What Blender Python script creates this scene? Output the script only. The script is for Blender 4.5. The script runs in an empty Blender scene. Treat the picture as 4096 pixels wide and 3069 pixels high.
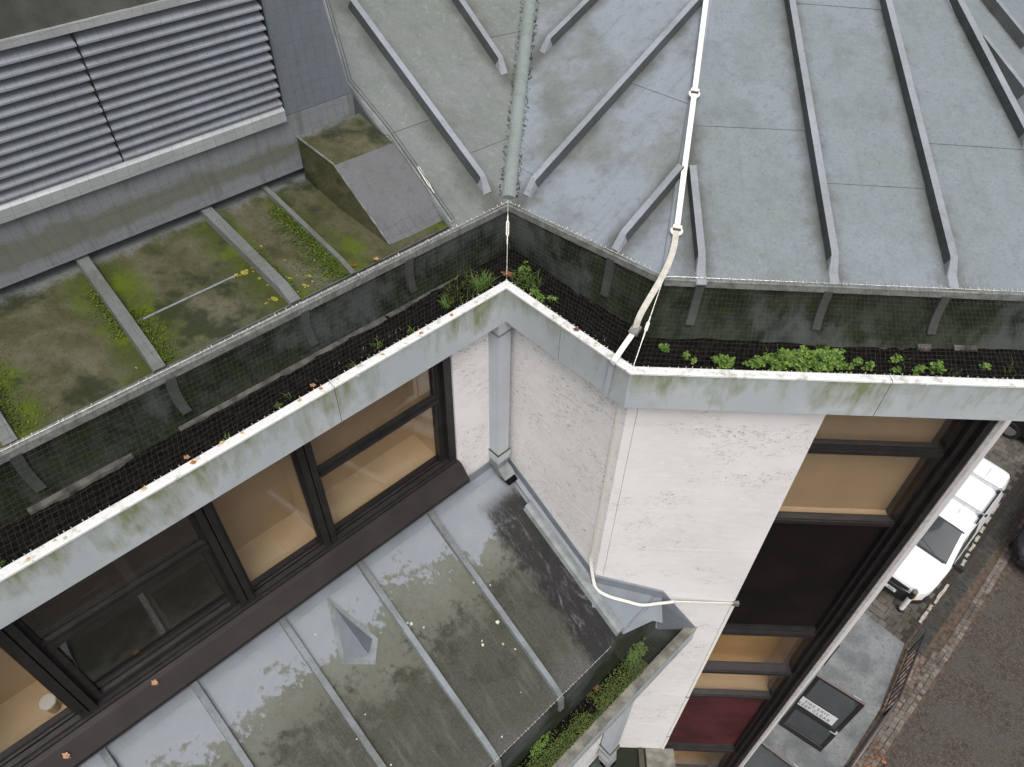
import bpy, bmesh, math, random
import numpy as np
from mathutils import Vector, Matrix
random.seed(7); RNG = np.random.RandomState(11)
SC = bpy.context.scene
COL = SC.collection
rad = math.radians
s2 = math.sqrt(.5)
V3 = lambda *a: np.array(a, float)

# ------------------------------------------------------------------ camera
F_PX, PITCH, ROLL, YAW = 2951.93, rad(46.2465), rad(1.3676), rad(-0.812)
H = 17.0
def cam_axes():
    fw = V3(0, math.cos(PITCH), -math.sin(PITCH)); rt = V3(1, 0, 0); up = np.cross(rt, fw)
    c, s = math.cos(ROLL), math.sin(ROLL)
    r2, u2 = c*rt + s*up, -s*rt + c*up
    c, s = math.cos(YAW), math.sin(YAW)
    Rz = np.array([[c, s, 0], [-s, c, 0], [0, 0, 1]])
    return Rz @ r2, Rz @ u2, Rz @ fw
RT, UP, FW = cam_axes()
C0 = V3(0, 0, H)
cd = bpy.data.cameras.new('camera'); cam = bpy.data.objects.new('camera', cd); COL.objects.link(cam)
m = Matrix.Identity(4)
for i in range(3):
    m[i][0], m[i][1], m[i][2], m[i][3] = RT[i], UP[i], -FW[i], C0[i]
cam.matrix_world = m
cd.sensor_width = 36; cd.lens = F_PX/4096*36; cd.clip_start = .05; cd.clip_end = 2000
SC.camera = cam

# ------------------------------------------------------------------ world, sun, exposure (overcast)
w = bpy.data.worlds.new('World'); SC.world = w; w.use_nodes = True
nt = w.node_tree; bg = nt.nodes['Background']
sky = nt.nodes.new('ShaderNodeTexSky'); sky.sky_type = 'NISHITA'; sky.sun_disc = False
SUN_EL, SUN_AZ = 60, 174
sky.sun_elevation = rad(SUN_EL); sky.sun_rotation = rad(SUN_AZ)
sky.air_density = 1.0; sky.dust_density = 6.0; sky.ozone_density = 1.0
hs = nt.nodes.new('ShaderNodeHueSaturation'); hs.inputs['Saturation'].default_value = .46
nt.links.new(sky.outputs[0], hs.inputs['Color'])
nt.links.new(hs.outputs[0], bg.inputs[0]); bg.inputs[1].default_value = 0.118
sd = bpy.data.lights.new('sun', 'SUN'); sun = bpy.data.objects.new('sun', sd); COL.objects.link(sun)
sd.energy = 1.1; sd.angle = rad(40); sd.color = (1, .97, .93)
# sky sun_rotation is clockwise from +Y: direction to the sun
az = rad(SUN_AZ); el = rad(SUN_EL)
dsun = Vector((math.sin(az)*math.cos(el), math.cos(az)*math.cos(el), math.sin(el)))
sun.rotation_euler = dsun.to_track_quat('Z', 'Y').to_euler()
SC.view_settings.view_transform = 'Standard'; SC.view_settings.look = 'None'
SC.view_settings.exposure = 0.36; SC.view_settings.gamma = 1
SC.view_settings.use_curve_mapping = False

# ------------------------------------------------------------------ pixels -> rays -> points
def ray(p): return RT*((p[0]-2048)/F_PX) - UP*((p[1]-1534.5)/F_PX) + FW
def Z(p, z): d = ray(p); return C0 + d*((z-H)/d[2])
def PL(p, n, dist): d = ray(p); return C0 + d*(dist/(n@d))
def PI(p, P0, n): d = ray(p); return C0 + d*((n@(P0-C0))/(n@d))
def crop(x0, y0, wd=1400):
    k = wd/2209.; return lambda x, y: (x0+k*x, y0+k*y)
c1 = crop(0, 0); c2 = crop(1300, 0); c3 = crop(2696, 0); c4 = crop(0, 1000); c5 = crop(1300, 1000)
c6 = crop(2696, 1000); c7 = crop(0, 2019); c8 = crop(1300, 2019); c9 = crop(2696, 2019)
vk = 4096/2211.
vv = lambda x, y: (x*vk, y*vk)
nL, nM, nR = V3(-s2, s2, 0), V3(s2, s2, 0), V3(0, 1, 0)
UPZ = V3(0, 0, 1)
def LM(dL, dM, z=0): return V3((dM-dL)*s2, (dM+dL)*s2, z)      # plan point from the two wall distances
def MR(dM, dR, z=0): return V3(dM/s2-dR, dR, z)

# ------------------------------------------------------------------ material helpers
class NT:
    def __init__(s, name):
        s.m = bpy.data.materials.new(name); s.m.use_nodes = True; s.t = s.m.node_tree
        s.b = s.t.nodes['Principled BSDF']; s.out = s.t.nodes['Material Output']
        s.geo = s.t.nodes.new('ShaderNodeNewGeometry'); s._uv = None; s._rnd = None
    def n(s, k): return s.t.nodes.new(k)
    def lk(s, a, b):
        if hasattr(a, 'links') or hasattr(a, 'is_output'): s.t.links.new(a, b)
        else: b.default_value = (*a, 1) if (isinstance(a, (tuple, list)) and len(a) == 3 and b.type == 'RGBA') else a
    @property
    def pos(s): return s.geo.outputs['Position']
    @property
    def uv(s):
        if not s._uv: s._uv = s.n('ShaderNodeUVMap').outputs[0]
        return s._uv
    @property
    def rnd(s):
        if not s._rnd: s._rnd = s.n('ShaderNodeObjectInfo').outputs['Random']
        return s._rnd
    def map(s, vec, scale=(1, 1, 1), rot=(0, 0, 0), loc=(0, 0, 0)):
        k = s.n('ShaderNodeMapping'); k.inputs['Scale'].default_value = scale; k.inputs['Rotation'].default_value = rot
        k.inputs['Location'].default_value = loc
        s.lk(vec, k.inputs['Vector']); return k.outputs[0]
    def noise(s, scale, detail=6, rough=.6, vec=None, dist=0):
        k = s.n('ShaderNodeTexNoise'); k.inputs['Scale'].default_value = scale; k.inputs['Detail'].default_value = detail
        k.inputs['Roughness'].default_value = rough; k.inputs['Distortion'].default_value = dist
        s.lk(vec if vec is not None else s.pos, k.inputs['Vector']); return k.outputs['Fac']
    def vor(s, scale, vec=None, feature='F1', out='Distance'):
        k = s.n('ShaderNodeTexVoronoi'); k.feature = feature; k.inputs['Scale'].default_value = scale
        s.lk(vec if vec is not None else s.pos, k.inputs['Vector']); return k.outputs[out]
    def ramp(s, fac, a, b, va=0., vb=1.):
        k = s.n('ShaderNodeMapRange'); k.interpolation_type = 'SMOOTHSTEP'
        s.lk(fac, k.inputs['Value']); k.inputs['From Min'].default_value = a; k.inputs['From Max'].default_value = b
        k.inputs['To Min'].default_value = va; k.inputs['To Max'].default_value = vb; return k.outputs[0]
    def mth(s, op, a, b=0.):
        k = s.n('ShaderNodeMath'); k.operation = op; s.lk(a, k.inputs[0]); s.lk(b, k.inputs[1]); return k.outputs[0]
    def mix(s, fac, a, b):
        k = s.n('ShaderNodeMix'); k.data_type = 'RGBA'; s.lk(fac, k.inputs[0]); s.lk(a, k.inputs[6]); s.lk(b, k.inputs[7]); return k.outputs[2]
    def sep(s, vec):
        k = s.n('ShaderNodeSeparateXYZ'); s.lk(vec, k.inputs[0]); return k.outputs
    def bump(s, h, strength=.3, dist=.01):
        k = s.n('ShaderNodeBump'); k.inputs['Strength'].default_value = strength; k.inputs['Distance'].default_value = dist
        s.lk(h, k.inputs['Height']); s.t.links.new(k.outputs[0], s.b.inputs['Normal'])
    def done(s, col, rough=.6, metal=0., spec=.5):
        s.lk(col, s.b.inputs['Base Color']); s.lk(rough, s.b.inputs['Roughness']); s.b.inputs['Metallic'].default_value = metal
        s.b.inputs['Specular IOR Level'].default_value = spec; return s.m

def simple(name, col, rough=.6, metal=0., var=.12, scale=8, spec=.5):
    k = NT(name); d = tuple(c*(1-var) for c in col); l = tuple(min(1, c*(1+var)) for c in col)
    return k.done(k.mix(k.ramp(k.noise(scale), .3, .7), d, l), rough, metal, spec)

def zinc(name, base, green, blue, mott=.5, blueamt=.5, speck=.4, dirtcol=(.085, .085, .068), dirt=.35, edge=.6, bthr=.46):
    """weathered zinc: big blue clean patches, grey-green bloom, fine speckle, dirt along the rolls (uv.x = place across the bay)"""
    k = NT(name); base, green, blue, dirtcol = [tuple(x*y_ for x, y_ in zip(c_, (.735, .765, .79))) for c_ in (base, green, blue, dirtcol)]
    big = k.noise(1.1, 4, .55); mid = k.noise(5, 8, .7); fine = k.noise(55, 4, .7); vf = k.noise(170, 2, .6)
    u, v, _ = k.sep(k.uv)
    c = k.mix(k.ramp(mid, .35, .7), base, green)
    bl = k.mth('MULTIPLY', k.ramp(k.mth('ADD', big, k.mth('MULTIPLY', k.mth('SUBTRACT', mid, .5), .35)), bthr, bthr+.13), blueamt)
    c = k.mix(bl, c, blue)
    worm = k.noise(17, 6, .78, dist=1.8)
    c = k.mix(k.ramp(worm, .52, .63, 0, mott*.55), c, tuple(min(1, x*1.45) for x in base))
    c = k.mix(k.ramp(k.noise(13, 6, .8, k.map(k.pos, loc=(2, 2, 2))), .52, .66, 0, .45), c, tuple(x*.66 for x in base))
    c = k.mix(k.ramp(fine, .52, .68, 0, speck), c, tuple(x*.55 for x in base))
    c = k.mix(k.ramp(k.noise(75, 3, .7, k.map(k.pos, loc=(1, 5, 3))), .56, .70, 0, speck*.6), c, tuple(min(1, x*1.5) for x in base))
    c = k.mix(k.ramp(vf, .62, .72, 0, speck), c, tuple(x*.45 for x in base))
    # dirt creeping in from both rolls, ragged by noise
    e = k.mth('MULTIPLY', k.mth('ABSOLUTE', k.mth('SUBTRACT', u, .5)), 2.)
    e = k.mth('ADD', e, k.mth('MULTIPLY', k.mth('SUBTRACT', mid, .5), .55))
    c = k.mix(k.ramp(e, .66, 1.0, 0, edge), c, dirtcol)
    c = k.mix(k.ramp(k.noise(2.6, 6, .7, k.map(k.pos, loc=(5, 8, 1))), .50, .68, 0, .38), c, tuple(x*.62 for x in green))
    st = k.noise(1, 5, .6, k.map(k.uv, (9, .8, 1)))
    c = k.mix(k.ramp(st, .55, .75, 0, dirt), c, tuple(x*.6 for x in base))
    k.bump(k.mth('ADD', k.mth('MULTIPLY', k.noise(3, 3), .6), k.mth('MULTIPLY', fine, .12)), .18, .02)
    return k.done(c, k.ramp(mid, .3, .7, .6, .8), 0., .3)

def mossy():
    k = NT('moss_covered_zinc')
    u, v, _ = k.sep(k.uv)
    big = k.noise(1.7, 4, .6); mid = k.noise(7, 8, .7); fine = k.noise(60, 4, .7)
    c = k.mix(k.ramp(mid, .35, .65), (.072, .075, .030), (.125, .120, .070))
    c = k.mix(k.ramp(k.mth('ADD', big, k.mth('MULTIPLY', mid, .3)), .62, .80, 0, .6), c, (.165, .160, .115))
    e = k.mth('MULTIPLY', k.mth('ABSOLUTE', k.mth('SUBTRACT', u, .5)), 2.)
    e = k.mth('ADD', e, k.mth('MULTIPLY', k.mth('SUBTRACT', big, .5), 1.3))
    c = k.mix(k.ramp(e, .40, .95, 0, .9), c, (.060, .078, .012))
    g = k.noise(3.1, 6, .65, k.map(k.pos, loc=(3.3, 1.7, 0)))
    c = k.mix(k.mth('MULTIPLY', k.ramp(e, .35, .8), k.ramp(g, .48, .60)), c, (.100, .145, .008))
    c = k.mix(k.ramp(k.noise(2.3, 5, .65, k.map(k.pos, loc=(9, 4, 2))), .53, .64, 0, .85), c, (.026, .036, .014))
    # bare zinc below the drip edge at the top of each bay
    c = k.mix(k.ramp(k.mth('ADD', v, k.mth('MULTIPLY', mid, .25)), .96, 1.06), c, (.20, .215, .215))
    c = k.mix(k.ramp(fine, .52, .70, 0, .5), c, (.035, .037, .022))
    k.bump(k.mth('ADD', mid, k.mth('MULTIPLY', fine, .4)), .5, .012)
    return k.done(k.mix(.25, c, (0, 0, 0)), .85, 0, .2)

def skirt_mat():
    k = NT('skirt_zinc_bloomed'); u, v, _ = k.sep(k.uv)
    mid = k.noise(5, 7, .7); big = k.noise(1.6, 4, .6); fine = k.noise(60, 3, .7)
    c = k.mix(k.ramp(mid, .3, .7), (.195, .212, .228), (.225, .242, .256))
    g = k.mth('ADD', k.mth('SUBTRACT', 1., k.mth('MULTIPLY', k.mth('ABSOLUTE', k.mth('SUBTRACT', v, .42)), 2.2)), k.mth('MULTIPLY', k.mth('SUBTRACT', k.mth('ADD', big, mid), 1.), 1.1))
    c = k.mix(k.ramp(g, .40, .72, 0, .85), c, (.140, .145, .110))
    c = k.mix(k.ramp(fine, .55, .7, 0, .4), c, (.10, .105, .09))
    c = k.mix(k.ramp(k.noise(1, 6, .7, k.map(k.uv, (14, .7, 1))), .5, .66, 0, .5), c, (.10, .108, .088))
    c = k.mix(k.ramp(k.vor(6.5), .07, .04, 0, .4), c, (.25, .26, .25))
    return k.done(c, .7, 0, .3)

def band_mat():
    k = NT('dark_algae_upstand')
    u, v, _ = k.sep(k.uv)
    st = k.noise(1, 6, .7, k.map(k.uv, (7, 1.6, 1))); mid = k.noise(6, 6, .7); fine = k.noise(45, 4, .7); big = k.noise(1.3, 3)
    c = k.mix(k.ramp(st, .40, .62), (.012, .016, .008), (.034, .041, .030))
    c = k.mix(k.ramp(mid, .50, .62, 0, .8), c, (.020, .028, .010))
    cl = k.mth('MULTIPLY', k.ramp(k.mth('ADD', big, k.mth('MULTIPLY', st, .4)), .68, .84), .6)
    c = k.mix(cl, c, (.090, .102, .102))
    c = k.mix(k.ramp(fine, .58, .70, 0, .4), c, (.065, .072, .050))
    k.bump(fine, .4, .008)
    return k.done(c, .9, 0, .15)

def lowroof_mat():
    k = NT('lower_roof_zinc')
    u, v, _ = k.sep(k.uv)          # v: metres down the slope from the wall
    big = k.noise(1.5, 4, .6); mid = k.noise(6, 8, .72); fine = k.noise(70, 5, .75); vf = k.noise(190, 2, .6)
    st = k.noise(1, 6, .7, k.map(k.uv, (7, .9, 1)))
    vv_ = k.mth('ADD', v, k.mth('ADD', k.mth('MULTIPLY', k.mth('SUBTRACT', big, .5), 1.1), k.mth('MULTIPLY', k.mth('SUBTRACT', mid, .5), .5)))
    c = k.mix(k.ramp(mid, .35, .7), (.31, .345, .385), (.36, .39, .42))
    bloom = k.mix(k.ramp(mid, .35, .65), (.135, .140, .105), (.215, .225, .195))
    fr_ = k.mth('ADD', vv_, k.mth('MULTIPLY', k.mth('SUBTRACT', k.noise(24, 5, .75), .5), .45))
    c = k.mix(k.ramp(fr_, .22, .34), c, bloom)
    st2 = k.noise(1, 7, .75, k.map(k.uv, (16, 2.2, 1), loc=(4, 2, 0)))
    dark = k.mix(k.ramp(fine, .36, .68), (.070, .069, .057), (.125, .123, .110))
    dark = k.mix(k.ramp(st2, .50, .64, 0, .7), dark, (.165, .162, .150))
    dark = k.mix(k.ramp(mid, .52, .66, 0, .6), dark, (.050, .050, .036))
    dark = k.mix(k.ramp(st, .48, .66, 0, .7), dark, (.082, .084, .052))
    c = k.mix(k.ramp(fr_, .46, .74), c, k.mix(.28, dark, (.03, .036, .012)))
    pur = k.mix(k.ramp(fine, .4, .65), (.105, .100, .105), (.185, .178, .185))
    c = k.mix(k.ramp(k.mth('ADD', vv_, k.mth('MULTIPLY', st, .5)), 1.55, 1.9, 0, .6), c, pur)
    c = k.mix(k.ramp(vf, .64, .72, 0, .5), c, (.30, .30, .28))
    # a wet black run under the downpipe shoe, between wall and roll: uv.x is metres along the wall
    run = k.mth('MULTIPLY', k.ramp(k.mth('ADD', u, k.mth('MULTIPLY', k.mth('SUBTRACT', mid, .5), .35)), 2.10, 2.22), k.ramp(v, .12, .30))
    wet = k.mix(k.ramp(k.noise(1, 8, .82, k.map(k.uv, (13, 4.5, 1)), 1.2), .52, .64), (.020, .020, .021), (.15, .147, .155))
    c = k.mix(k.mth('MULTIPLY', run, .93), c, wet)
    k.bump(k.mth('ADD', mid, k.mth('MULTIPLY', fine, .3)), .3, .012)
    return k.done(k.mix(.30, c, (0, 0, 0)), k.ramp(mid, .3, .7, .6, .85), 0, .3)

def fascia_mat():
    k = NT('fascia_grey_stained')
    u, v, _ = k.sep(k.uv)          # u metres along, v 0 top .. 1 bottom
    st = k.noise(1, 6, .65, k.map(k.uv, (11, .9, 1))); mid = k.noise(9, 6, .65); big = k.noise(2.2, 3)
    c = k.mix(k.ramp(big, .35, .65), (.40, .445, .47), (.455, .495, .51))
    g = k.mth('ADD', st, k.mth('MULTIPLY', k.mth('SUBTRACT', big, .5), .7))
    g = k.mth('SUBTRACT', g, k.mth('MULTIPLY', v, .30))
    c = k.mix(k.ramp(g, .28, .50, 0, .8), c, (.30, .33, .285))
    c = k.mix(k.ramp(g, .46, .64, 0, .85), c, (.175, .205, .085))
    c = k.mix(k.ramp(k.noise(1, 6, .7, k.map(k.uv, (5, 2.5, 1), loc=(3, 1, 0))), .54, .68, 0, .5), c, (.33, .345, .33))
    c = k.mix(k.ramp(k.noise(40, 3), .66, .72, 0, .4), c, (.25, .26, .24))
    k.bump(k.noise(4, 2), .1, .02)
    return k.done(c, k.ramp(mid, .3, .7, .38, .6), 0, .5)

def lip_mat():
    k = NT('white_lip_capping')
    mid = k.noise(14, 6, .7)
    c = k.mix(k.ramp(mid, .52, .68), (.74, .75, .74), (.45, .46, .40))
    c = k.mix(k.ramp(k.noise(50, 4, .7), .58, .68, 0, .7), c, (.36, .34, .27))
    return k.done(c, .5)

def travertine(name, rot=0., z0=.40):
    k = NT(name)
    # layered stone: pits stretched along the bedding
    p = k.map(k.pos, (1, 1, 3.0), (0, 0, rot))
    p2 = k.map(k.pos, (1, 1, 2.6), (.25, .25, rot), (4, 4, 4))
    big = k.noise(1.6, 4, .55); mid = k.noise(7, 6, .65, p)
    c = k.mix(k.ramp(mid, .3, .7), (.72, .70, .685), (.775, .76, .75))
    c = k.mix(k.ramp(big, .35, .65, 0, .6), c, (.81, .805, .80))
    zone = k.ramp(k.noise(2.1, 4, .62, k.map(k.pos, (1, 1, 1.5), loc=(1, 3, 2))), z0, z0+.22)
    pit = k.noise(24, 4, .70, p2, 1.2)
    pm = k.mth('MULTIPLY', k.ramp(pit, .572, .62), zone)
    c = k.mix(k.mth('MULTIPLY', pm, .8), c, (.25, .235, .22))
    pit2 = k.noise(58, 3, .65, p, .8)
    c = k.mix(k.mth('MULTIPLY', k.ramp(pit2, .585, .64), k.mth('MULTIPLY', zone, .5)), c, (.33, .31, .29))
    wh = k.mth('MULTIPLY', k.ramp(k.noise(13, 3, .6, k.map(k.pos, (1, 1, 1.6), loc=(7, 2, 5))), .63, .67), .8)
    c = k.mix(wh, c, (.82, .81, .80))
    k.bump(k.mth('MULTIPLY', pm, -1.), .5, .004)
    return k.done(c, .62, 0, .35)

def glass_mat(name, tint=(.9, .9, .9), refl=1.0):
    k = NT(name); t = k.t
    t.nodes.remove(k.b)
    tr = k.n('ShaderNodeBsdfTransparent'); tr.inputs[0].default_value = (*tint, 1)
    gl = k.n('ShaderNodeBsdfGlossy'); gl.inputs['Roughness'].default_value = .03
    gl.inputs['Color'].default_value = (refl, refl, refl, 1)
    lw = k.n('ShaderNodeLayerWeight'); lw.inputs['Blend'].default_value = .5
    fr = k.mth('ADD', k.mth('MULTIPLY', k.mth('POWER', lw.outputs['Facing'], 5.), .8), .085)
    mx = k.n('ShaderNodeMixShader'); t.links.new(fr, mx.inputs[0])
    t.links.new(tr.outputs[0], mx.inputs[1]); t.links.new(gl.outputs[0], mx.inputs[2])
    t.links.new(mx.outputs[0], k.out.inputs[0]); return k.m

def asphalt_mat():
    k = NT('gravelly_asphalt')
    f = k.noise(38, 4, .75); vf = k.noise(110, 3, .7); big = k.noise(.9, 4, .6)
    g2 = k.noise(11, 7, .85)
    c = k.mix(k.ramp(f, .38, .62), (.036, .030, .026), (.125, .108, .096))
    c = k.mix(k.ramp(g2, .46, .60, 0, .75), c, (.030, .026, .022))
    c = k.mix(k.ramp(k.vor(5.5, out='Distance'), .10, .05, 0, .5), c, (.26, .24, .21))
    c = k.mix(k.ramp(big, .4, .65, 0, .55), c, (.085, .080, .072))
    c = k.mix(k.ramp(vf, .60, .70, 0, .7), c, (.24, .215, .19))
    k.bump(vf, .5, .01)
    return k.done(k.mix(.04, c, (0, 0, 0)), .9, 0, .2)

def landing_mat():
    k = NT('grey_landing_surface')
    f = k.noise(55, 4, .75); big = k.noise(1.3, 4, .6)
    c = k.mix(k.ramp(big, .35, .65), (.120, .130, .135), (.235, .245, .250))
    c = k.mix(k.ramp(k.noise(14, 7, .8), .46, .64, 0, .6), c, (.085, .09, .092))
    c = k.mix(k.ramp(f, .5, .66, 0, .5), c, (.26, .265, .26))
    k.bump(f, .3, .006)
    return k.done(c, .75, 0, .3)

def sett_mat(name, a, b):
    k = NT(name); f = k.noise(40, 4, .7)
    c = k.mix(k.rnd, a, b); c = k.mix(k.ramp(f, .45, .7, 0, .6), c, tuple(x*.5 for x in a))
    c = k.mix(k.ramp(k.noise(1.2, 4, .6), .45, .62, 0, .65), c, (.055, .050, .036))
    k.bump(f, .4, .008)
    return k.done(k.mix(.1, c, (0, 0, 0)), .8, 0, .3)

def leaf_mat(name, a, b):
    k = NT(name); rn = k.geo.outputs['Random Per Island']
    c = k.mix(rn, a, b)
    k.b.inputs['Subsurface Weight'].default_value = 0
    return k.done(c, .55, 0, .35)

MT = {}
MT['zR'] = zinc('zinc_speckled_blue_grey', (.268, .292, .308), (.252, .276, .262), (.298, .326, .362), .5, .7, .5, edge=.75)
MT['zM'] = zinc('zinc_bluish', (.245, .258, .250), (.205, .222, .190), (.325, .350, .390), .5, .97, .25, edge=.85, dirtcol=(.10, .105, .085), bthr=.40)
MT['zL'] = zinc('zinc_greenish_bloom', (.238, .250, .232), (.215, .230, .196), (.262, .275, .270), .95, .4, .3, dirt=.4, edge=.7)
MT['zW'] = zinc('zinc_purple_grey', (.185, .182, .190), (.165, .165, .155), (.20, .20, .215), .3, .4, .3, edge=.5)
MT['zP'] = zinc('zinc_skirt_bloomed', (.22, .243, .268), (.20, .22, .235), (.24, .265, .295), .2, .5, .1, dirt=.5, edge=0.)
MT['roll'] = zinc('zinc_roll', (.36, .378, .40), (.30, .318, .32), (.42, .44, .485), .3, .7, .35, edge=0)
MT['lroll'] = zinc('zinc_roll_lower', (.25, .265, .27), (.15, .155, .135), (.36, .39, .42), .4, .6, .5, edge=0, dirt=.6)
MT['mroll'] = zinc('zinc_roll_mossy', (.20, .205, .195), (.13, .135, .10), (.27, .285, .285), .4, .4, .4, edge=0, dirt=.5)
MT['rollside'] = zinc('zinc_roll_dark_side', (.11, .117, .120), (.075, .082, .072), (.15, .16, .168), .2, .4, .4, edge=0)  # darker zinc tone for the side faces of the rolls
MT['ribz'] = zinc('zinc_rib_dark', (.085, .088, .082), (.06, .065, .055), (.12, .125, .12), .3, .3, .4, edge=0, dirt=.6)
MT['valley'] = zinc('zinc_valley_roll', (.30, .33, .315), (.25, .285, .25), (.36, .385, .385), .5, .4, .3, edge=0)
MT['skirt'] = skirt_mat(); MT['upwall'] = simple('grey_green_wall', (.085, .088, .075), .85, 0, .3, 6); MT['moss_roof'] = mossy(); MT['band'] = band_mat(); MT['low'] = lowroof_mat()
MT['fascia'] = fascia_mat(); MT['lip'] = lip_mat()
MT['nose'] = simple('pale_edge_nosing', (.17, .178, .165), .7, 0, .3, 20)
MT['flash'] = simple('blue_grey_flashing', (0.1774, 0.2022, 0.2269), .5, 0, .12, 5)
MT['flash2'] = simple('grey_green_flashing', (0.1980, 0.2187, 0.2228), .6, 0, .25, 7)
MT['trL'] = travertine('travertine_left', .785, .34); MT['trM'] = travertine('travertine_middle', -.785, .34); MT['trR'] = travertine('travertine_right', 0, .46)
MT['frame'] = simple('dark_bronze_frame', (.016, .014, .014), .42, 0, .3, 10)
MT['sill'] = simple('brown_sill', (.015, .0105, .009), .5, 0, .35, 5)
MT['glass'] = glass_mat('window_glass', (.93, .92, .9))
MT['tan'] = simple('tan_board', (.43, .315, .19), .8, 0, .08, 2)
MT['tanl'] = simple('light_tan_ledge', (.62, .48, .31), .8, 0, .06, 2)
MT['ochre'] = simple('ochre_blind', (.55, .34, .12), .8, 0, .12, 2)
MT['maroon'] = simple('maroon_panel', (.060, .011, .014), .5, 0, .35, 3)
MT['void'] = simple('dark_interior', (.0085, .0068, .006), .8, 0, .3, 2, .12)
MT['darkwood'] = simple('dim_interior_shelf', (.055, .045, .035), .7, 0, .2, 4)
MT['pipe'] = simple('blue_grey_pipe', (.43, .465, .50), .42, 0, .05, 3)
MT['soil'] = simple('wet_black_soil', (.0065, .0055, .0045), .95, 0, .7, 30, .08)
MT['ledge'] = simple('pale_mortar_ledge', (.075, .070, .062), .85, 0, .6, 14)
MT['tape'] = simple('off_white_tape', (.80, .78, .72), .5, 0, .06, 30)
MT['tape2'] = simple('weathered_tape', (.50, .48, .42), .6, 0, .15, 30)
MT['clamp'] = simple('grey_clamp', (.22, .22, .21), .5, .3, .2, 30)
MT['net'] = simple('net_twine', (0.0450, 0.0450, 0.0408), .8, 0, .3, 20)
MT['netd'] = simple('black_net_twine', (.045, .046, .045), .8, 0, .3, 20)
MT['hook'] = simple('galvanised_wire', (.62, .60, .55), .4, .4, .3, 60)
MT['slat'] = simple('mill_aluminium_slat', (.25, .272, .30), .5, .0, .1, 5)
MT['lframe'] = simple('louvre_frame', (.40, .42, .43), .45, .2, .1, 6)
MT['asphalt'] = asphalt_mat(); MT['landing'] = landing_mat()
MT['sett'] = sett_mat('granite_sett', (.135, .118, .104), (.25, .215, .19))
MT['paver'] = sett_mat('stone_paver', (.105, .098, .085), (.185, .170, .150))
MT['darksett'] = sett_mat('dark_sett', (.045, .045, .043), (.085, .082, .076))
MT['joint'] = simple('dirt_joint', (0.0330, 0.0281, 0.0215), .95, 0, .5, 12)
MT['brown'] = simple('brown_dirt_strip', (0.0796, 0.0580, 0.0422), .95, 0, .45, 9)
MT['whitestone'] = simple('worn_white_line', (0.3795, 0.3548, 0.3135), .8, 0, .3, 12)
MT['concrete'] = simple('weathered_concrete', (0.1716, 0.1681, 0.1430), .85, 0, .4, 9)
MT['rail'] = simple('black_rail_paint', (.018, .018, .018), .5, 0, .3, 20)
MT['handrail'] = simple('grey_brown_handrail', (.13, .115, .11), .5, 0, .15, 20)
MT['vanw'] = simple('white_van_paint', (.82, .83, .84), .25, 0, .01, 3)
MT['blackp'] = simple('black_plastic', (.018, .018, .019), .55, 0, .15, 20)
MT['carglass'] = simple('car_glass', (.055, .065, .070), .05, 0, .1, 2, 1.0)
MT['carblack'] = simple('black_car_paint', (.012, .011, .013), .18, 0, .1, 3)
MT['lamp'] = simple('headlamp_lens', (.35, .36, .37), .1, 0, .3, 30, 1.0)
MT['alu'] = simple('aluminium', (.65, .66, .67), .35, .6, .05, 10)
MT['white'] = simple('white_sheet', (.78, .79, .80), .45, 0, .03, 10)
MT['dgreen'] = simple('dark_green_lettering', (.012, .11, .075), .5, 0, .1, 10)
MT['ink'] = simple('dark_lettering', (.03, .045, .045), .5, 0, .1, 10)
MT['orange'] = simple('orange_reflector', (.75, .23, .02), .4, 0, .1, 10)
MT['lich_o'] = simple('orange_lichen', (.40, .15, .035), .9, 0, .35, 60)
MT['lich_y'] = simple('yellow_lichen', (.24, .225, .035), .9, 0, .35, 60)
MT['lich_w'] = simple('pale_lichen', (.50, .52, .42), .9, 0, .25, 60)
MT['lich_t'] = simple('tan_lichen', (.50, .38, .19), .9, 0, .35, 60)
MT['clover'] = leaf_mat('clover_green', (.040, .095, .010), (.17, .28, .040))
MT['brightmoss'] = leaf_mat('bright_moss', (.030, .055, .006), (.115, .17, .012))
MT['debris'] = leaf_mat('dark_debris', (.012, .013, .008), (.045, .045, .028))
MT['weed'] = leaf_mat('weed_green', (.045, .10, .012), (.125, .21, .03))
MT['grass'] = leaf_mat('grass_green', (.05, .10, .018), (.15, .24, .05))
MT['mossleaf'] = leaf_mat('moss_green', (.016, .026, .006), (.10, .145, .022))
MT['straw'] = leaf_mat('dry_straw', (.10, .085, .05), (.24, .20, .12))
MT['deadleaf'] = leaf_mat('dead_leaf', (.055, .022, .012), (.24, .095, .04))
MT['palepink'] = leaf_mat('pale_dead_leaf', (.34, .16, .09), (.46, .26, .15))

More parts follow.
